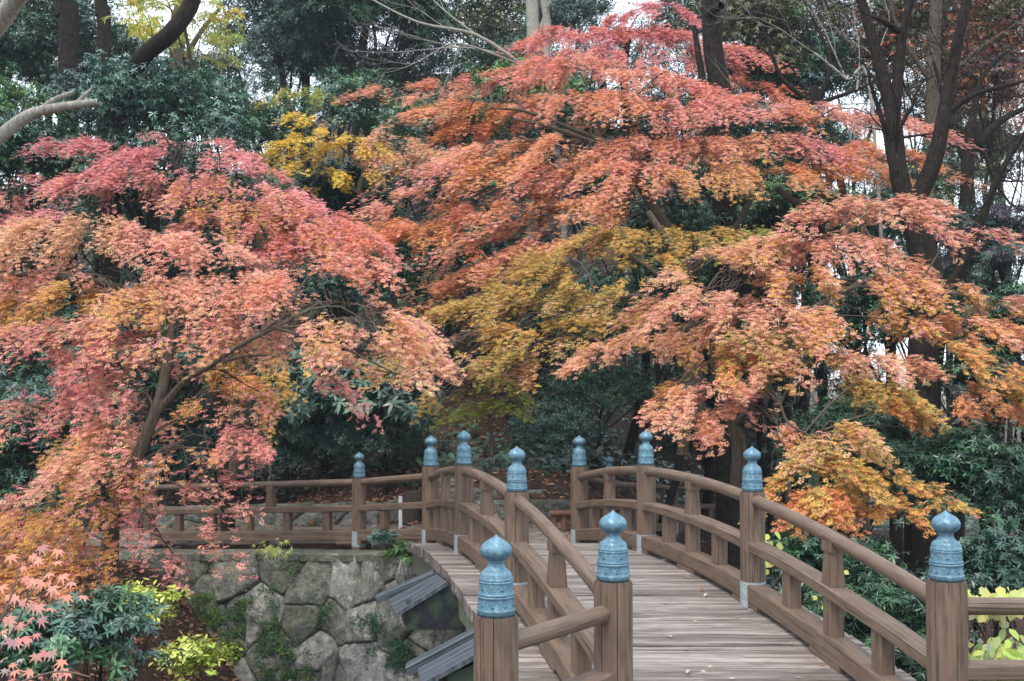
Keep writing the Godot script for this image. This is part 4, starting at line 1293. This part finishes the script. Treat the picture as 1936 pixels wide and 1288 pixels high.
func near_branch() -> void:
	var root := thing("maple_branch", "near maple branch with large pale pink leaves in the bottom left corner", "branch", P(-60, 1300, 5.0))
	var m := MB.new()
	var stems := [[[-70, 1330, 5.2], [20, 1200, 5.0], [60, 1120, 5.0], [120, 1040, 5.1]], [[-70, 1330, 5.2], [40, 1290, 4.8], [110, 1270, 4.7], [170, 1280, 4.7]], [[-70, 1330, 5.2], [-10, 1200, 4.8], [20, 1130, 4.8], [40, 1060, 4.9]]]
	for s in stems:
		var pts := []
		for q in s: pts.append(P(q[0], q[1], q[2]))
		pts = smooth_path(pts, 4)
		m.tube(pts, taper(pts.size(), 0.008, 0.003), 5)
	part("stem", m, M.twig, root)
	var spots := [[12, 1160], [40, 1175], [70, 1140], [28, 1205], [60, 1210], [20, 1250], [90, 1165], [110, 1150], [55, 1250], [15, 1285], [80, 1275], [120, 1275], [160, 1270], [140, 1245], [100, 1225], [30, 1120], [65, 1100], [95, 1105], [130, 1115], [155, 1120], [110, 1080], [80, 1060], [120, 1040], [60, 1050], [100, 1035], [170, 1100], [45, 1080], [5, 1190], [0, 1225], [35, 1270], [75, 1190], [10, 1110], [145, 1085], [175, 1125], [130, 1065], [50, 1140], [25, 1055], [150, 1290], [60, 1290]]
	spots.append_array(spots.slice(0, 20).map(func(q): return [q[0] * 0.8 + jit(14), q[1] + jit(14)]))
	for q in spots:
		var o := MeshInstance3D.new()
		o.name = numbered(root, "leaf")
		o.mesh = LEAF.maple_wide
		o.material_override = leaf_mat([Color(0.66, 0.22, 0.2), Color(0.7, 0.28, 0.2), Color(0.6, 0.18, 0.17), Color(0.66, 0.25, 0.2)][rng.randi() % 4])
		root.add_child(o)
		var s := rng.randf_range(0.055, 0.085)
		o.transform = Transform3D(basis_of(Vector3(jit(1), -0.5 + jit(0.4), 0.3 + jit(0.8)), Vector3(jit(0.7), 1, 0.5 + jit(0.6))).scaled(Vector3.ONE * s), P(q[0] * 0.85 + jit(8), q[1] + jit(8), 4.9 + jit(0.2)) - root.position)

func plant_evergreens() -> void:
	var hill := "evergreen trees on the hillside behind the maples"
	evergreen("evergreen_tree", "broad blue green evergreen above the rose red maple on the left", "tree", hill, 290, 225, 20.0, 230, 110, 130, 22, 0.15, "bcgc", "broad", 0, 0.14, 0.22)
	evergreen("evergreen_tree", "dark evergreen at the left edge below the pale bare limb", "tree", hill, 50, 300, 18.5, 130, 75, 70, 20, 0.14, "gbdl", "broad", 0, 0.12, 0.24)
	evergreen("evergreen_tree", "bright green rounded tree left of the golden maple", "tree", hill, 500, 250, 26.0, 90, 55, 60, 18, 0.2, "llg", "small", 0, 0.12, 0.28)
	evergreen("evergreen_tree", "pale green loose tree behind the golden maple top", "tree", hill, 650, 220, 27.5, 120, 75, 70, 18, 0.22, "lcl", "small", 0, 0.12, 0.28)
	evergreen("evergreen_tree", "tall blue green tree with sky gaps at the top left centre", "tree", hill, 500, 70, 33.0, 120, 140, 80, 16, 0.28, "cbg", "small", 0, 0.2, 0.2)
	evergreen("evergreen_tree", "very dark tall evergreen at the top left of centre", "tree", hill, 700, 40, 31.0, 160, 150, 150, 20, 0.28, "dgd", "narrow", 0, 0.25, 0.26)
	evergreen("evergreen_tree", "dark conifer beside the very dark tall evergreen", "tree", hill, 590, 110, 34.0, 110, 160, 100, 18, 0.3, "dgb", "narrow", 0, 0.25, 0.26)
	evergreen("evergreen_tree", "grey green hillside tree left of the orange maple tip", "tree", hill, 830, 240, 25.5, 120, 65, 80, 18, 0.2, "olc", "small", 0, 0.12, 0.28)
	evergreen("evergreen_tree", "dark green tree directly below the golden maple", "tree", hill, 640, 380, 23.5, 120, 75, 90, 20, 0.18, "dgd", "broad", 0, 0.12, 0.26)
	evergreen("evergreen_tree", "pale silvery bush at the top beside grey trunks", "tree", hill, 1080, 40, 30.0, 90, 60, 60, 16, 0.22, "cbl", "small", 2, 0.1, 0.28)
	evergreen("evergreen_tree", "dull green tree behind bare twigs at the top centre", "tree", hill, 930, 60, 35.0, 170, 110, 120, 16, 0.3, "oco", "small", 2, 0.2, 0.26)
	evergreen("evergreen_tree", "dark green tree right of the coral maple", "tree", hill, 1500, 150, 27.0, 140, 90, 90, 18, 0.22, "dbg", "broad", 0, 0.16, 0.24)
	evergreen("evergreen_tree", "dark evergreen filling the gap between left and right maples", "tree", hill, 850, 520, 23.0, 190, 110, 130, 22, 0.15, "dgb", "broad", 0, 0.12, 0.24)
	evergreen("evergreen_tree", "small olive green tree glimpsed beneath the orange maple at right", "tree", hill, 1500, 390, 21.0, 110, 50, 60, 20, 0.16, "dlg", "broad", 0, 0.1, 0.26)
	evergreen("evergreen_tree", "dark glossy evergreen behind the salmon maple at the right", "tree", hill, 1700, 620, 18.0, 190, 130, 140, 20, 0.14, "dgd", "broad", 0, 0.14, 0.22)
	evergreen("evergreen_tree", "dark evergreen at the right edge under the purple leaves", "tree", hill, 1900, 720, 16.5, 120, 190, 130, 20, 0.13, "dgb", "broad", 0, 0.14, 0.2)
	evergreen("evergreen_tree", "dim green tree in the top left corner behind two dark trunks", "tree", hill, 90, 60, 28.0, 190, 110, 130, 18, 0.24, "gbo", "small", 0, 0.18, 0.24)
	evergreen("evergreen_tree", "yellow green bush at the left edge beyond the pale limb", "tree", hill, 40, 210, 23.0, 100, 60, 50, 16, 0.16, "yVl", "small", 0, 0.1, 0.24)
	evergreen("evergreen_tree", "dark hillside evergreen behind the rose red maple", "tree", hill, 380, 480, 24.0, 320, 160, 170, 22, 0.16, "dgb", "broad", 0, 0.14, 0.22)
	evergreen("evergreen_tree", "dark hillside evergreen behind the orange maple", "tree", hill, 1180, 330, 26.5, 320, 170, 170, 22, 0.2, "dgb", "broad", 0, 0.14, 0.22)
	evergreen("evergreen_tree", "dark evergreen behind the olive maple and the right trunk", "tree", hill, 1330, 560, 24.0, 260, 130, 150, 22, 0.16, "dgd", "broad", 0, 0.14, 0.22)
	evergreen("evergreen_tree", "olive brown thin tree against the sky at the top right", "tree", hill, 1480, 40, 29.0, 200, 130, 150, 14, 0.2, "ono", "small", 0, 0.15, 0.2, "dull")
	evergreen("evergreen_tree", "rust red distant tree against the sky at the right edge", "tree", hill, 1850, 190, 32.0, 150, 130, 170, 12, 0.22, "rOr", "small", 1, 0.15, 0.2, "dull")
	evergreen("evergreen_tree", "purple brown leaved tree at the right edge", "tree", hill, 1880, 470, 17.5, 120, 90, 110, 14, 0.14, "uub", "narrow", 0, 0.1, 0.24, "dull")
	evergreen("evergreen_tree", "green understory tree below the sky gap at right", "tree", hill, 1740, 380, 24.0, 150, 110, 110, 14, 0.2, "gob", "small", 0, 0.12, 0.22)
	evergreen("evergreen_tree", "brown leaved tree in the top right corner", "tree", hill, 1800, 30, 31.0, 190, 100, 100, 12, 0.2, "noB", "small", 1, 0.15, 0.2, "dull")
	for q in [["tall dark evergreen cut by the left edge behind the pale limb", -110, 380, 19.5, 200, 220, "dgb", 150], ["dark evergreen behind the rose red maple's top", 270, 340, 19.5, 290, 90, "dgb", 150], ["dark evergreen in the gap between orange and olive maples", 1240, 430, 20.6, 120, 60, "dgd", 70], ["dark evergreen behind the weeping maple's right boughs", 620, 560, 21.5, 130, 70, "dgb", 70], ["shaded evergreen at the upper left edge behind the yellow green bush", 10, 140, 27.0, 130, 90, "dgb", 90], ["broad dim evergreen far behind the straight trunk", 1400, 220, 31.0, 230, 130, "dgo", 130], ["dark evergreen left of the straight trunk at the top", 1320, 60, 31.0, 110, 80, "dgo", 90], ["dark green tree behind the grey curving limb", 1440, 410, 23.0, 130, 60, "dgl", 80], ["olive brown autumn tree right of the straight trunk", 1430, 90, 26.0, 110, 130, "onol", 110], ["thin brown leaved tree at the upper right edge", 1880, 120, 27.0, 120, 160, "noru", 130], ["brown olive tree between the tall forks at the top right", 1720, 90, 28.0, 120, 150, "norg", 120], ["rusty thin tree low in the sky gap at right", 1880, 300, 29.0, 110, 70, "rno", 60], ["brown green evergreen behind the bare grey sapling", 1600, 120, 30.0, 170, 140, "ogn", 110], ["dark olive tree between the forked trunk's arms", 1740, 250, 31.0, 160, 110, "ogo", 70], ["low dark evergreen behind the forked trunk's foot", 1620, 470, 23.0, 190, 110, "dgb", 120], ["dark evergreen between the straight trunk and the forked trunk", 1480, 300, 25.0, 170, 100, "dbg", 110], ["dark evergreen on the crest behind the coral maple", 1120, 150, 33.0, 230, 120, "dgb", 120], ["dim evergreen on the crest left of the coral maple", 900, 160, 33.0, 190, 90, "gdo", 100], ["dark evergreen in front of the pale twin trunk's foot", 1010, 200, 28.5, 170, 80, "ldg", 90], ["deep green evergreen on the crest behind the golden maple", 760, 170, 34.0, 160, 90, "dgd", 100], ["evergreen behind the two dark upright trunks", 170, 130, 29.0, 220, 90, "bgc", 110], ["dark evergreen between the leaning trunk and the tall blue green tree", 420, 170, 30.0, 130, 80, "bgd", 80], ["deep shade evergreen low behind the salmon maple's trunk", 1460, 700, 22.0, 230, 110, "dgd", 120], ["deep shade evergreen behind the olive maple's low boughs", 1080, 620, 23.0, 220, 110, "dgb", 120], ["dark evergreen under the green understory tree at right", 1800, 560, 22.0, 190, 90, "dgd", 100]]:
		evergreen("evergreen_tree", q[0], "tree", hill, q[1], q[2], q[3], q[4], q[5], q[7], 20, 0.0062 * q[3], q[6], "broad" if q[3] < 30.0 else "small", 0, 0.09, 0.24)
	var low := "evergreen shrubs around the bridge"
	evergreen("evergreen_shrub", "leathery dark shrub under the weeping maple's right side", "shrub", low, 590, 750, 19.6, 110, 90, 70, 14, 0.24, "cbc", "broad", 0, 0.05, 0.25)
	evergreen("evergreen_shrub", "shrub with long pale green leaf whorls above the left railing", "shrub", low, 725, 760, 19.4, 95, 75, 50, 12, 0.36, "cbc", "broad", 0, 0.05, 0.28, "green", 180)
	evergreen("evergreen_shrub", "fine leaved blue green shrub behind the left railing posts", "shrub", low, 680, 830, 20.2, 170, 60, 130, 20, 0.14, "ccb", "small", 0, 0.05, 0.25)
	evergreen("evergreen_shrub", "dusky shrub left of the fine leaved blue green shrub", "shrub", low, 540, 850, 20.6, 130, 70, 100, 18, 0.15, "bcg", "small", 0, 0.05, 0.25)
	evergreen("evergreen_shrub", "grey green shrub right of the stone steps", "shrub", low, 1050, 830, 20.6, 105, 75, 110, 20, 0.12, "cbc", "small", 0, 0.05, 0.22)
	evergreen("evergreen_shrub", "dark shrub on the slope above the grey green shrub", "shrub", low, 1130, 745, 21.5, 150, 65, 90, 20, 0.14, "bgb", "small", 0, 0.05, 0.24)
	evergreen("evergreen_shrub", "shadowed shrub below the salmon maple's left boughs", "shrub", low, 1340, 830, 24.0, 130, 70, 80, 18, 0.14, "dgd", "broad", 0, 0.05, 0.24)
	evergreen("evergreen_shrub", "dark shrub behind the hanging amber spray", "shrub", low, 1600, 860, 15.4, 160, 110, 130, 20, 0.13, "ddg", "broad", 0, 0.05, 0.22)
	evergreen("evergreen_shrub", "glossy dark shrub at the right edge above the end post", "shrub", low, 1850, 930, 12.5, 160, 120, 130, 18, 0.12, "dgd", "broad", 0, 0.05, 0.22)
	evergreen("evergreen_shrub", "dark shrub outside the right railing's middle bays", "shrub", low, 1560, 1090, 11.5, 160, 100, 120, 18, 0.11, "dgd", "broad", 0, 0.05, 0.22)
	evergreen("evergreen_shrub", "narrow leaved dark shrub beside the near right railing", "shrub", low, 1680, 1210, 9.5, 150, 110, 110, 16, 0.13, "dgd", "narrow", 0, 0.04, 0.22, "green", 200)
	evergreen("evergreen_shrub", "dark shrub behind the end post at the right edge", "shrub", low, 1900, 1090, 10.0, 140, 80, 90, 16, 0.11, "ddg", "broad", 0, 0.04, 0.24)
	evergreen("evergreen_shrub", "dark green shrub behind the weeping maple at the left edge", "shrub", low, 70, 880, 14.6, 170, 190, 170, 20, 0.12, "dgb", "broad", 0, 0.06, 0.2)
	evergreen("evergreen_shrub", "dark shrub cut by the left edge beside the weeping maple", "shrub", low, -120, 930, 14.8, 150, 150, 110, 18, 0.13, "dgb", "broad", 0, 0.05, 0.22)
	evergreen("evergreen_shrub", "feathery blue green shrub behind the weeping maple's trunk", "shrub", low, 370, 850, 21.0, 130, 90, 100, 18, 0.22, "bcg", "narrow", 0, 0.05, 0.24)
	evergreen("evergreen_shrub", "dark shrub behind the weeping maple's crown", "shrub", low, 190, 700, 19.8, 260, 130, 170, 20, 0.18, "dgb", "broad", 0, 0.06, 0.22)
	evergreen("evergreen_shrub", "low glossy shrub on the leafy bank at the bottom left", "shrub", low, 190, 1210, 8.2, 130, 100, 60, 7, 0.12, "dgb", "broad", 0, 0.03, 0.22, "green", 300)
	evergreen("evergreen_shrub", "low glossy shrub in the bottom left corner under pink leaves", "shrub", low, 60, 1240, 7.6, 110, 100, 50, 7, 0.13, "dgb", "broad", 0, 0.03, 0.22, "green", 240)
	evergreen("lime_shrub", "lime green leafy shrub on the bank above the stone wall's left foot", "shrub", "", 268, 1150, 9.6, 66, 50, 15, 5, 0.17, "yyM", "small", 1, 0.02, 0.3, "maple", 240)
	evergreen("lime_shrub", "lime green shrub at the bottom edge beside the stone wall", "shrub", "", 375, 1260, 9.2, 80, 52, 17, 5, 0.17, "yMM", "small", 1, 0.02, 0.3, "maple", 240)
	evergreen("fern", "small blue green fern growing at the wall top beside the deck end", "fern", "", 755, 1050, 13.6, 30, 25, 8, 4, 0.16, "cl", "fern", 1, 0.01, 0.4)
	evergreen("fern", "small blue green fern on the coping below the left railing", "fern", "", 725, 1020, 14.2, 35, 12, 8, 4, 0.16, "cb", "fern", 1, 0.01, 0.4)

# plants whose single leaves can be told apart
func leafy_plant(called: String, label: String, category: String, px: float, py: float, d: float, w: float, h: float, n: int, size: float, pal: String, mesh: Mesh) -> void:
	var c := P(px, py, d)
	var root := thing(called, label, category, Vector3(c.x, hgt(c.x, c.z), c.z) if called != "lime_sprig" else P(545, 1032, 14.9))
	var m := MB.new()
	for i in n:
		var o := MeshInstance3D.new()
		o.name = numbered(root, "leaf")
		o.mesh = mesh
		var p := P(px + rng.randfn() * w * 0.45, py + rng.randfn() * h * 0.45, d + jit(0.35))
		o.material_override = leaf_mat(shade_of(pal, p))
		root.add_child(o)
		o.transform = Transform3D(basis_of(Vector3(jit(1), -0.5 + jit(0.5), 0.4 + jit(0.8)), Vector3(jit(0.6), 0.8, 0.8 + jit(0.5))).scaled(Vector3.ONE * size * rng.randf_range(0.7, 1.25)), p - root.position)
		if i % 9 == 0:
			m.tube(bend(root.position + Vector3(jit(0.1), 0, jit(0.1)), p, 0.1, 4), taper(5, 0.006, 0.002), 4)
	part("stems", m, M.twig, root)

func plant_leafy() -> void:
	leafy_plant("yellow_vine", "yellow leaved vine beyond the second right railing post", "vine", 1452, 1045, 9.8, 34, 45, 30, 0.075, "yyM", LEAF.heart_one)
	leafy_plant("yellow_vine", "yellow leaved vine glimpsed behind the near right railing bay", "vine", 1570, 1120, 9.4, 34, 70, 26, 0.07, "yMV", LEAF.heart_one)
	leafy_plant("yellow_shrub", "yellow leaved shrub behind the right end rail", "shrub", 1885, 1140, 8.2, 75, 24, 210, 0.085, "yyy", LEAF.heart_one)
	leafy_plant("green_shrub", "fresh green broad leaved shrub below the right end rail", "shrub", 1890, 1245, 7.8, 75, 50, 220, 0.11, "MVlM", LEAF.oval_one)
	leafy_plant("lime_sprig", "lime leaved sprig hanging over the coping of the stone wall", "sprig", 515, 1035, 14.0, 42, 18, 34, 0.12, "yMy", LEAF.maple_one)

func plant_bare() -> void:
	bare_tree("forked_tree", "big dark tree trunk forking in a tall V at the right", [1735, 800, 16.5], [0.26, 0.2, 1745, 700, 16.5, 1760, 560, 16.5, 1745, 480, 16.5, 1724, 395, 16.5], 0, 3, 0.6,
		[[0.17, 0.07, 1722, 400, 16.5, 1700, 330, 16.5, 1690, 230, 16.6, 1660, 110, 16.7, 1620, -30, 16.8], [0.1, 0.05, 1690, 230, 16.6, 1700, 130, 16.6, 1708, 60, 16.6, 1730, -30, 16.6], [0.15, 0.07, 1724, 400, 16.5, 1765, 310, 16.4, 1785, 220, 16.4, 1803, 120, 16.4, 1835, -30, 16.4], [0.1, 0.03, 1760, 560, 16.4, 1810, 520, 16.2, 1850, 430, 16.0, 1890, 330, 15.8, 1945, 240, 15.6], [0.07, 0.02, 1785, 220, 16.4, 1840, 180, 16.3, 1950, 150, 16.2], [0.06, 0.02, 1700, 60, 16.6, 1670, 40, 16.5, 1650, 32, 16.4]])
	bare_tree("straight_tree", "dark upright trunk with a broken stub behind the orange maple", [1375, 700, 20.5], [0.25, 0.18, 1372, 460, 20.5, 1362, 330, 20.5, 1366, 200, 20.5, 1348, 90, 20.5, 1343, -40, 20.5], 0, 0, 0.5,
		[[0.09, 0.07, 1340, 28, 20.4, 1352, 18, 20.1, 1364, 10, 19.9], [0.1, 0.05, 1370, 400, 20.4, 1340, 230, 20.4, 1325, 130, 20.5, 1312, 50, 20.6]])
	bare_tree("grey_tree", "pale grey upright trunk in the sky gap at right", [1755, 560, 25.0], [0.22, 0.14, 1755, 400, 25.0, 1762, 250, 25.0, 1765, 130, 25.0, 1772, -40, 25.0], 1, 3, 0.7, [[0.08, 0.03, 1760, 220, 25.0, 1820, 120, 25.0, 1900, 60, 25.0], [0.07, 0.03, 1764, 160, 25.0, 1700, 60, 25.0, 1680, -20, 25.0]])
	bare_tree("leaning_tree", "dark curving tree with long limbs at the right edge", [1800, 640, 20.0], [0.14, 0.1, 1830, 300, 20.0, 1850, 270, 20.0], 0, 3, 0.7, [[0.1, 0.04, 1850, 275, 20.0, 1890, 230, 20.0, 1960, 195, 20.0], [0.08, 0.03, 1836, 290, 20.0, 1855, 150, 20.2, 1940, 70, 20.3], [0.07, 0.02, 1830, 320, 20.0, 1790, 200, 20.2, 1760, 100, 20.4]], "nB", 0.12)
	bare_tree("bare_tree", "grey bare twigged sapling in front of dark trees right of centre", [1690, 420, 20.0], [0.035, 0.02, 1650, 210, 20.0, 1600, 150, 20.0, 1540, 100, 20.0], 2, 3, 0.5, [[0.02, 0.008, 1620, 170, 20.0, 1625, 120, 20.0], [0.02, 0.008, 1600, 150, 20.0, 1560, 60, 20.0], [0.015, 0.006, 1640, 195, 20.0, 1560, 200, 19.8]])
	bare_tree("gnarled_tree", "twisted dark low limbed tree behind the orange maple at right", [1560, 520, 22.0], [0.12, 0.07, 1540, 240, 22.0, 1545, 190, 22.0], 0, 3, 0.8, [[0.06, 0.03, 1545, 200, 22.0, 1480, 150, 22.0, 1450, 70, 22.0], [0.06, 0.03, 1545, 190, 22.0, 1570, 120, 22.0, 1540, 40, 22.0], [0.05, 0.02, 1548, 195, 22.0, 1620, 170, 22.0, 1660, 150, 22.0]])
	bare_tree("curved_limb_tree", "grey curving low limb below the orange maple at right", [1640, 520, 18.4], [0.07, 0.06, 1600, 390, 18.4, 1540, 387, 18.4, 1500, 380, 18.4, 1470, 355, 18.4], 1, 0, 0.6)
	bare_tree("pale_tree", "pale grey twin trunk at the top right of centre", [1010, 330, 29.0], [0.2, 0.16, 1008, 60, 29.0, 1000, -40, 29.0], 2, 0, 0.5, [[0.14, 0.1, 1030, 110, 29.0, 1034, 40, 29.0, 1020, -40, 29.0], [0.06, 0.04, 1020, 60, 29.0, 1040, 0, 29.0, 1050, -40, 29.0]])
	bare_tree("drooping_bare_tree", "grey bare branches arching across the top centre", [1090, 400, 25.0], [0.09, 0.05, 1040, 165, 25.0, 990, 125, 25.0], 2, 3, 0.6, [[0.05, 0.02, 990, 125, 25.0, 900, 66, 24.8, 790, 42, 24.6, 690, -8, 24.4], [0.03, 0.01, 960, 105, 25.0, 880, 90, 24.8, 790, 95, 24.6], [0.03, 0.01, 990, 125, 25.0, 870, 82, 24.5, 820, 100, 24.4], [0.025, 0.01, 900, 66, 24.8, 840, 20, 24.8, 800, -20, 24.8]])
	bare_tree("dark_trunk_tree", "left of two dark upright trunks at the top left", [128, 330, 24.0], [0.24, 0.2, 130, 95, 24.0, 124, 30, 24.0, 118, -40, 24.0], 0, 0, 0.5)
	bare_tree("dark_trunk_tree", "right of two dark upright trunks at the top left", [198, 330, 23.0], [0.16, 0.13, 197, 95, 23.0, 192, 30, 23.0, 190, -40, 23.0], 0, 0, 0.5)
	bare_tree("leaning_trunk_tree", "thick dark leaning trunk at the top left", [205, 500, 19.6], [0.17, 0.14, 212, 380, 19.6, 222, 260, 19.6, 240, 165, 19.4, 270, 108, 19.0, 320, 65, 18.6, 360, 10, 18.6, 372, -50, 18.6], 0, 0, 0.5)
	bare_tree("grey_pair_tree", "grey upright trunk behind the thick leaning trunk", [332, 330, 26.0], [0.2, 0.16, 334, 115, 26.0, 342, 20, 26.0, 350, -50, 26.0], 1, 2, 0.6, [[0.08, 0.04, 350, 110, 26.0, 380, 60, 26.0, 420, 10, 26.0]])
	var yl := evergreen("yellow_leaf_tree", "tree with drooping bright yellow leaves at the top left", "tree", "", 330, 60, 21.5, 160, 85, 26, 6, 0.26, "yyG", "narrow", 1, 0.08, 0.22, "maple")
	yl.set_meta("label", "tree with drooping bright yellow leaves at the top left")
	# a pale limb of a tree that stands outside the frame on the left
	bare_tree("pale_limb_tree", "pale bare limb reaching in from the left edge", [-260, 900, 9.5], [0.16, 0.11, -230, 500, 9.4, -120, 350, 9.2, -20, 275, 9.0], 2, 0, 0.4, [[0.06, 0.03, -20, 275, 9.0, 50, 220, 9.0, 110, 203, 9.0, 186, 193, 9.0], [0.03, 0.016, 70, 215, 9.0, 100, 190, 9.0, 142, 173, 9.0], [0.02, 0.01, 140, 199, 9.0, 160, 180, 9.0, 176, 165, 9.0], [0.09, 0.07, -120, 350, 9.2, -60, 130, 8.6, 0, 40, 8.4, 50, -30, 8.2]])

# ------------------------------------------------------------------
func _ready() -> void:
	rng.seed = 20241
	noise.seed = 7
	noise.frequency = 0.06
	# camera
	var cam := Camera3D.new()
	cam.name = "camera"
	cam.position = EYE
	cam.rotation_degrees = Vector3(1.862, 0, 0)
	cam.fov = 35.69
	cam.near = 0.1
	cam.far = 1500.0
	add_child(cam)
	cam.current = true
	cam_basis = Basis.from_euler(cam.rotation)
	# sky, air, exposure
	var we := WorldEnvironment.new()
	we.name = "world"
	var env := Environment.new()
	env.background_mode = Environment.BG_SKY
	var sm := ProceduralSkyMaterial.new()
	sm.sky_top_color = Color(0.80, 0.86, 0.93)
	sm.sky_horizon_color = Color(0.93, 0.96, 1.0)
	sm.sky_curve = 0.3
	sm.ground_bottom_color = Color(0.3, 0.28, 0.25)
	sm.ground_horizon_color = Color(0.6, 0.6, 0.6)
	sm.sky_energy_multiplier = 1.0
	var sky := Sky.new()
	sky.sky_material = sm
	env.sky = sky
	env.tonemap_mode = Environment.TONE_MAPPER_LINEAR
	env.tonemap_exposure = 2.55
	env.fog_enabled = true
	env.fog_density = 0.0007
	env.fog_light_color = Color(0.84, 0.9, 0.94)
	env.sdfgi_enabled = true
	env.ssao_enabled = true
	env.ssil_enabled = true
	we.environment = env
	add_child(we)
	var sun := DirectionalLight3D.new()
	sun.name = "sun"
	sun.light_energy = 0.4
	sun.light_angular_distance = 18.0
	sun.light_color = Color(1.0, 0.97, 0.92)
	sun.shadow_enabled = true
	sun.rotation_degrees = Vector3(-62, -28, 0)
	add_child(sun)
	materials()
	leaf_meshes()
	terrain()
	stone_wall()
	steps()
	bridge()
	fences()
	small_things()
	plant_bare()
	plant_evergreens()
	plant_maples()
	near_branch()
	plant_leafy()
	litter()
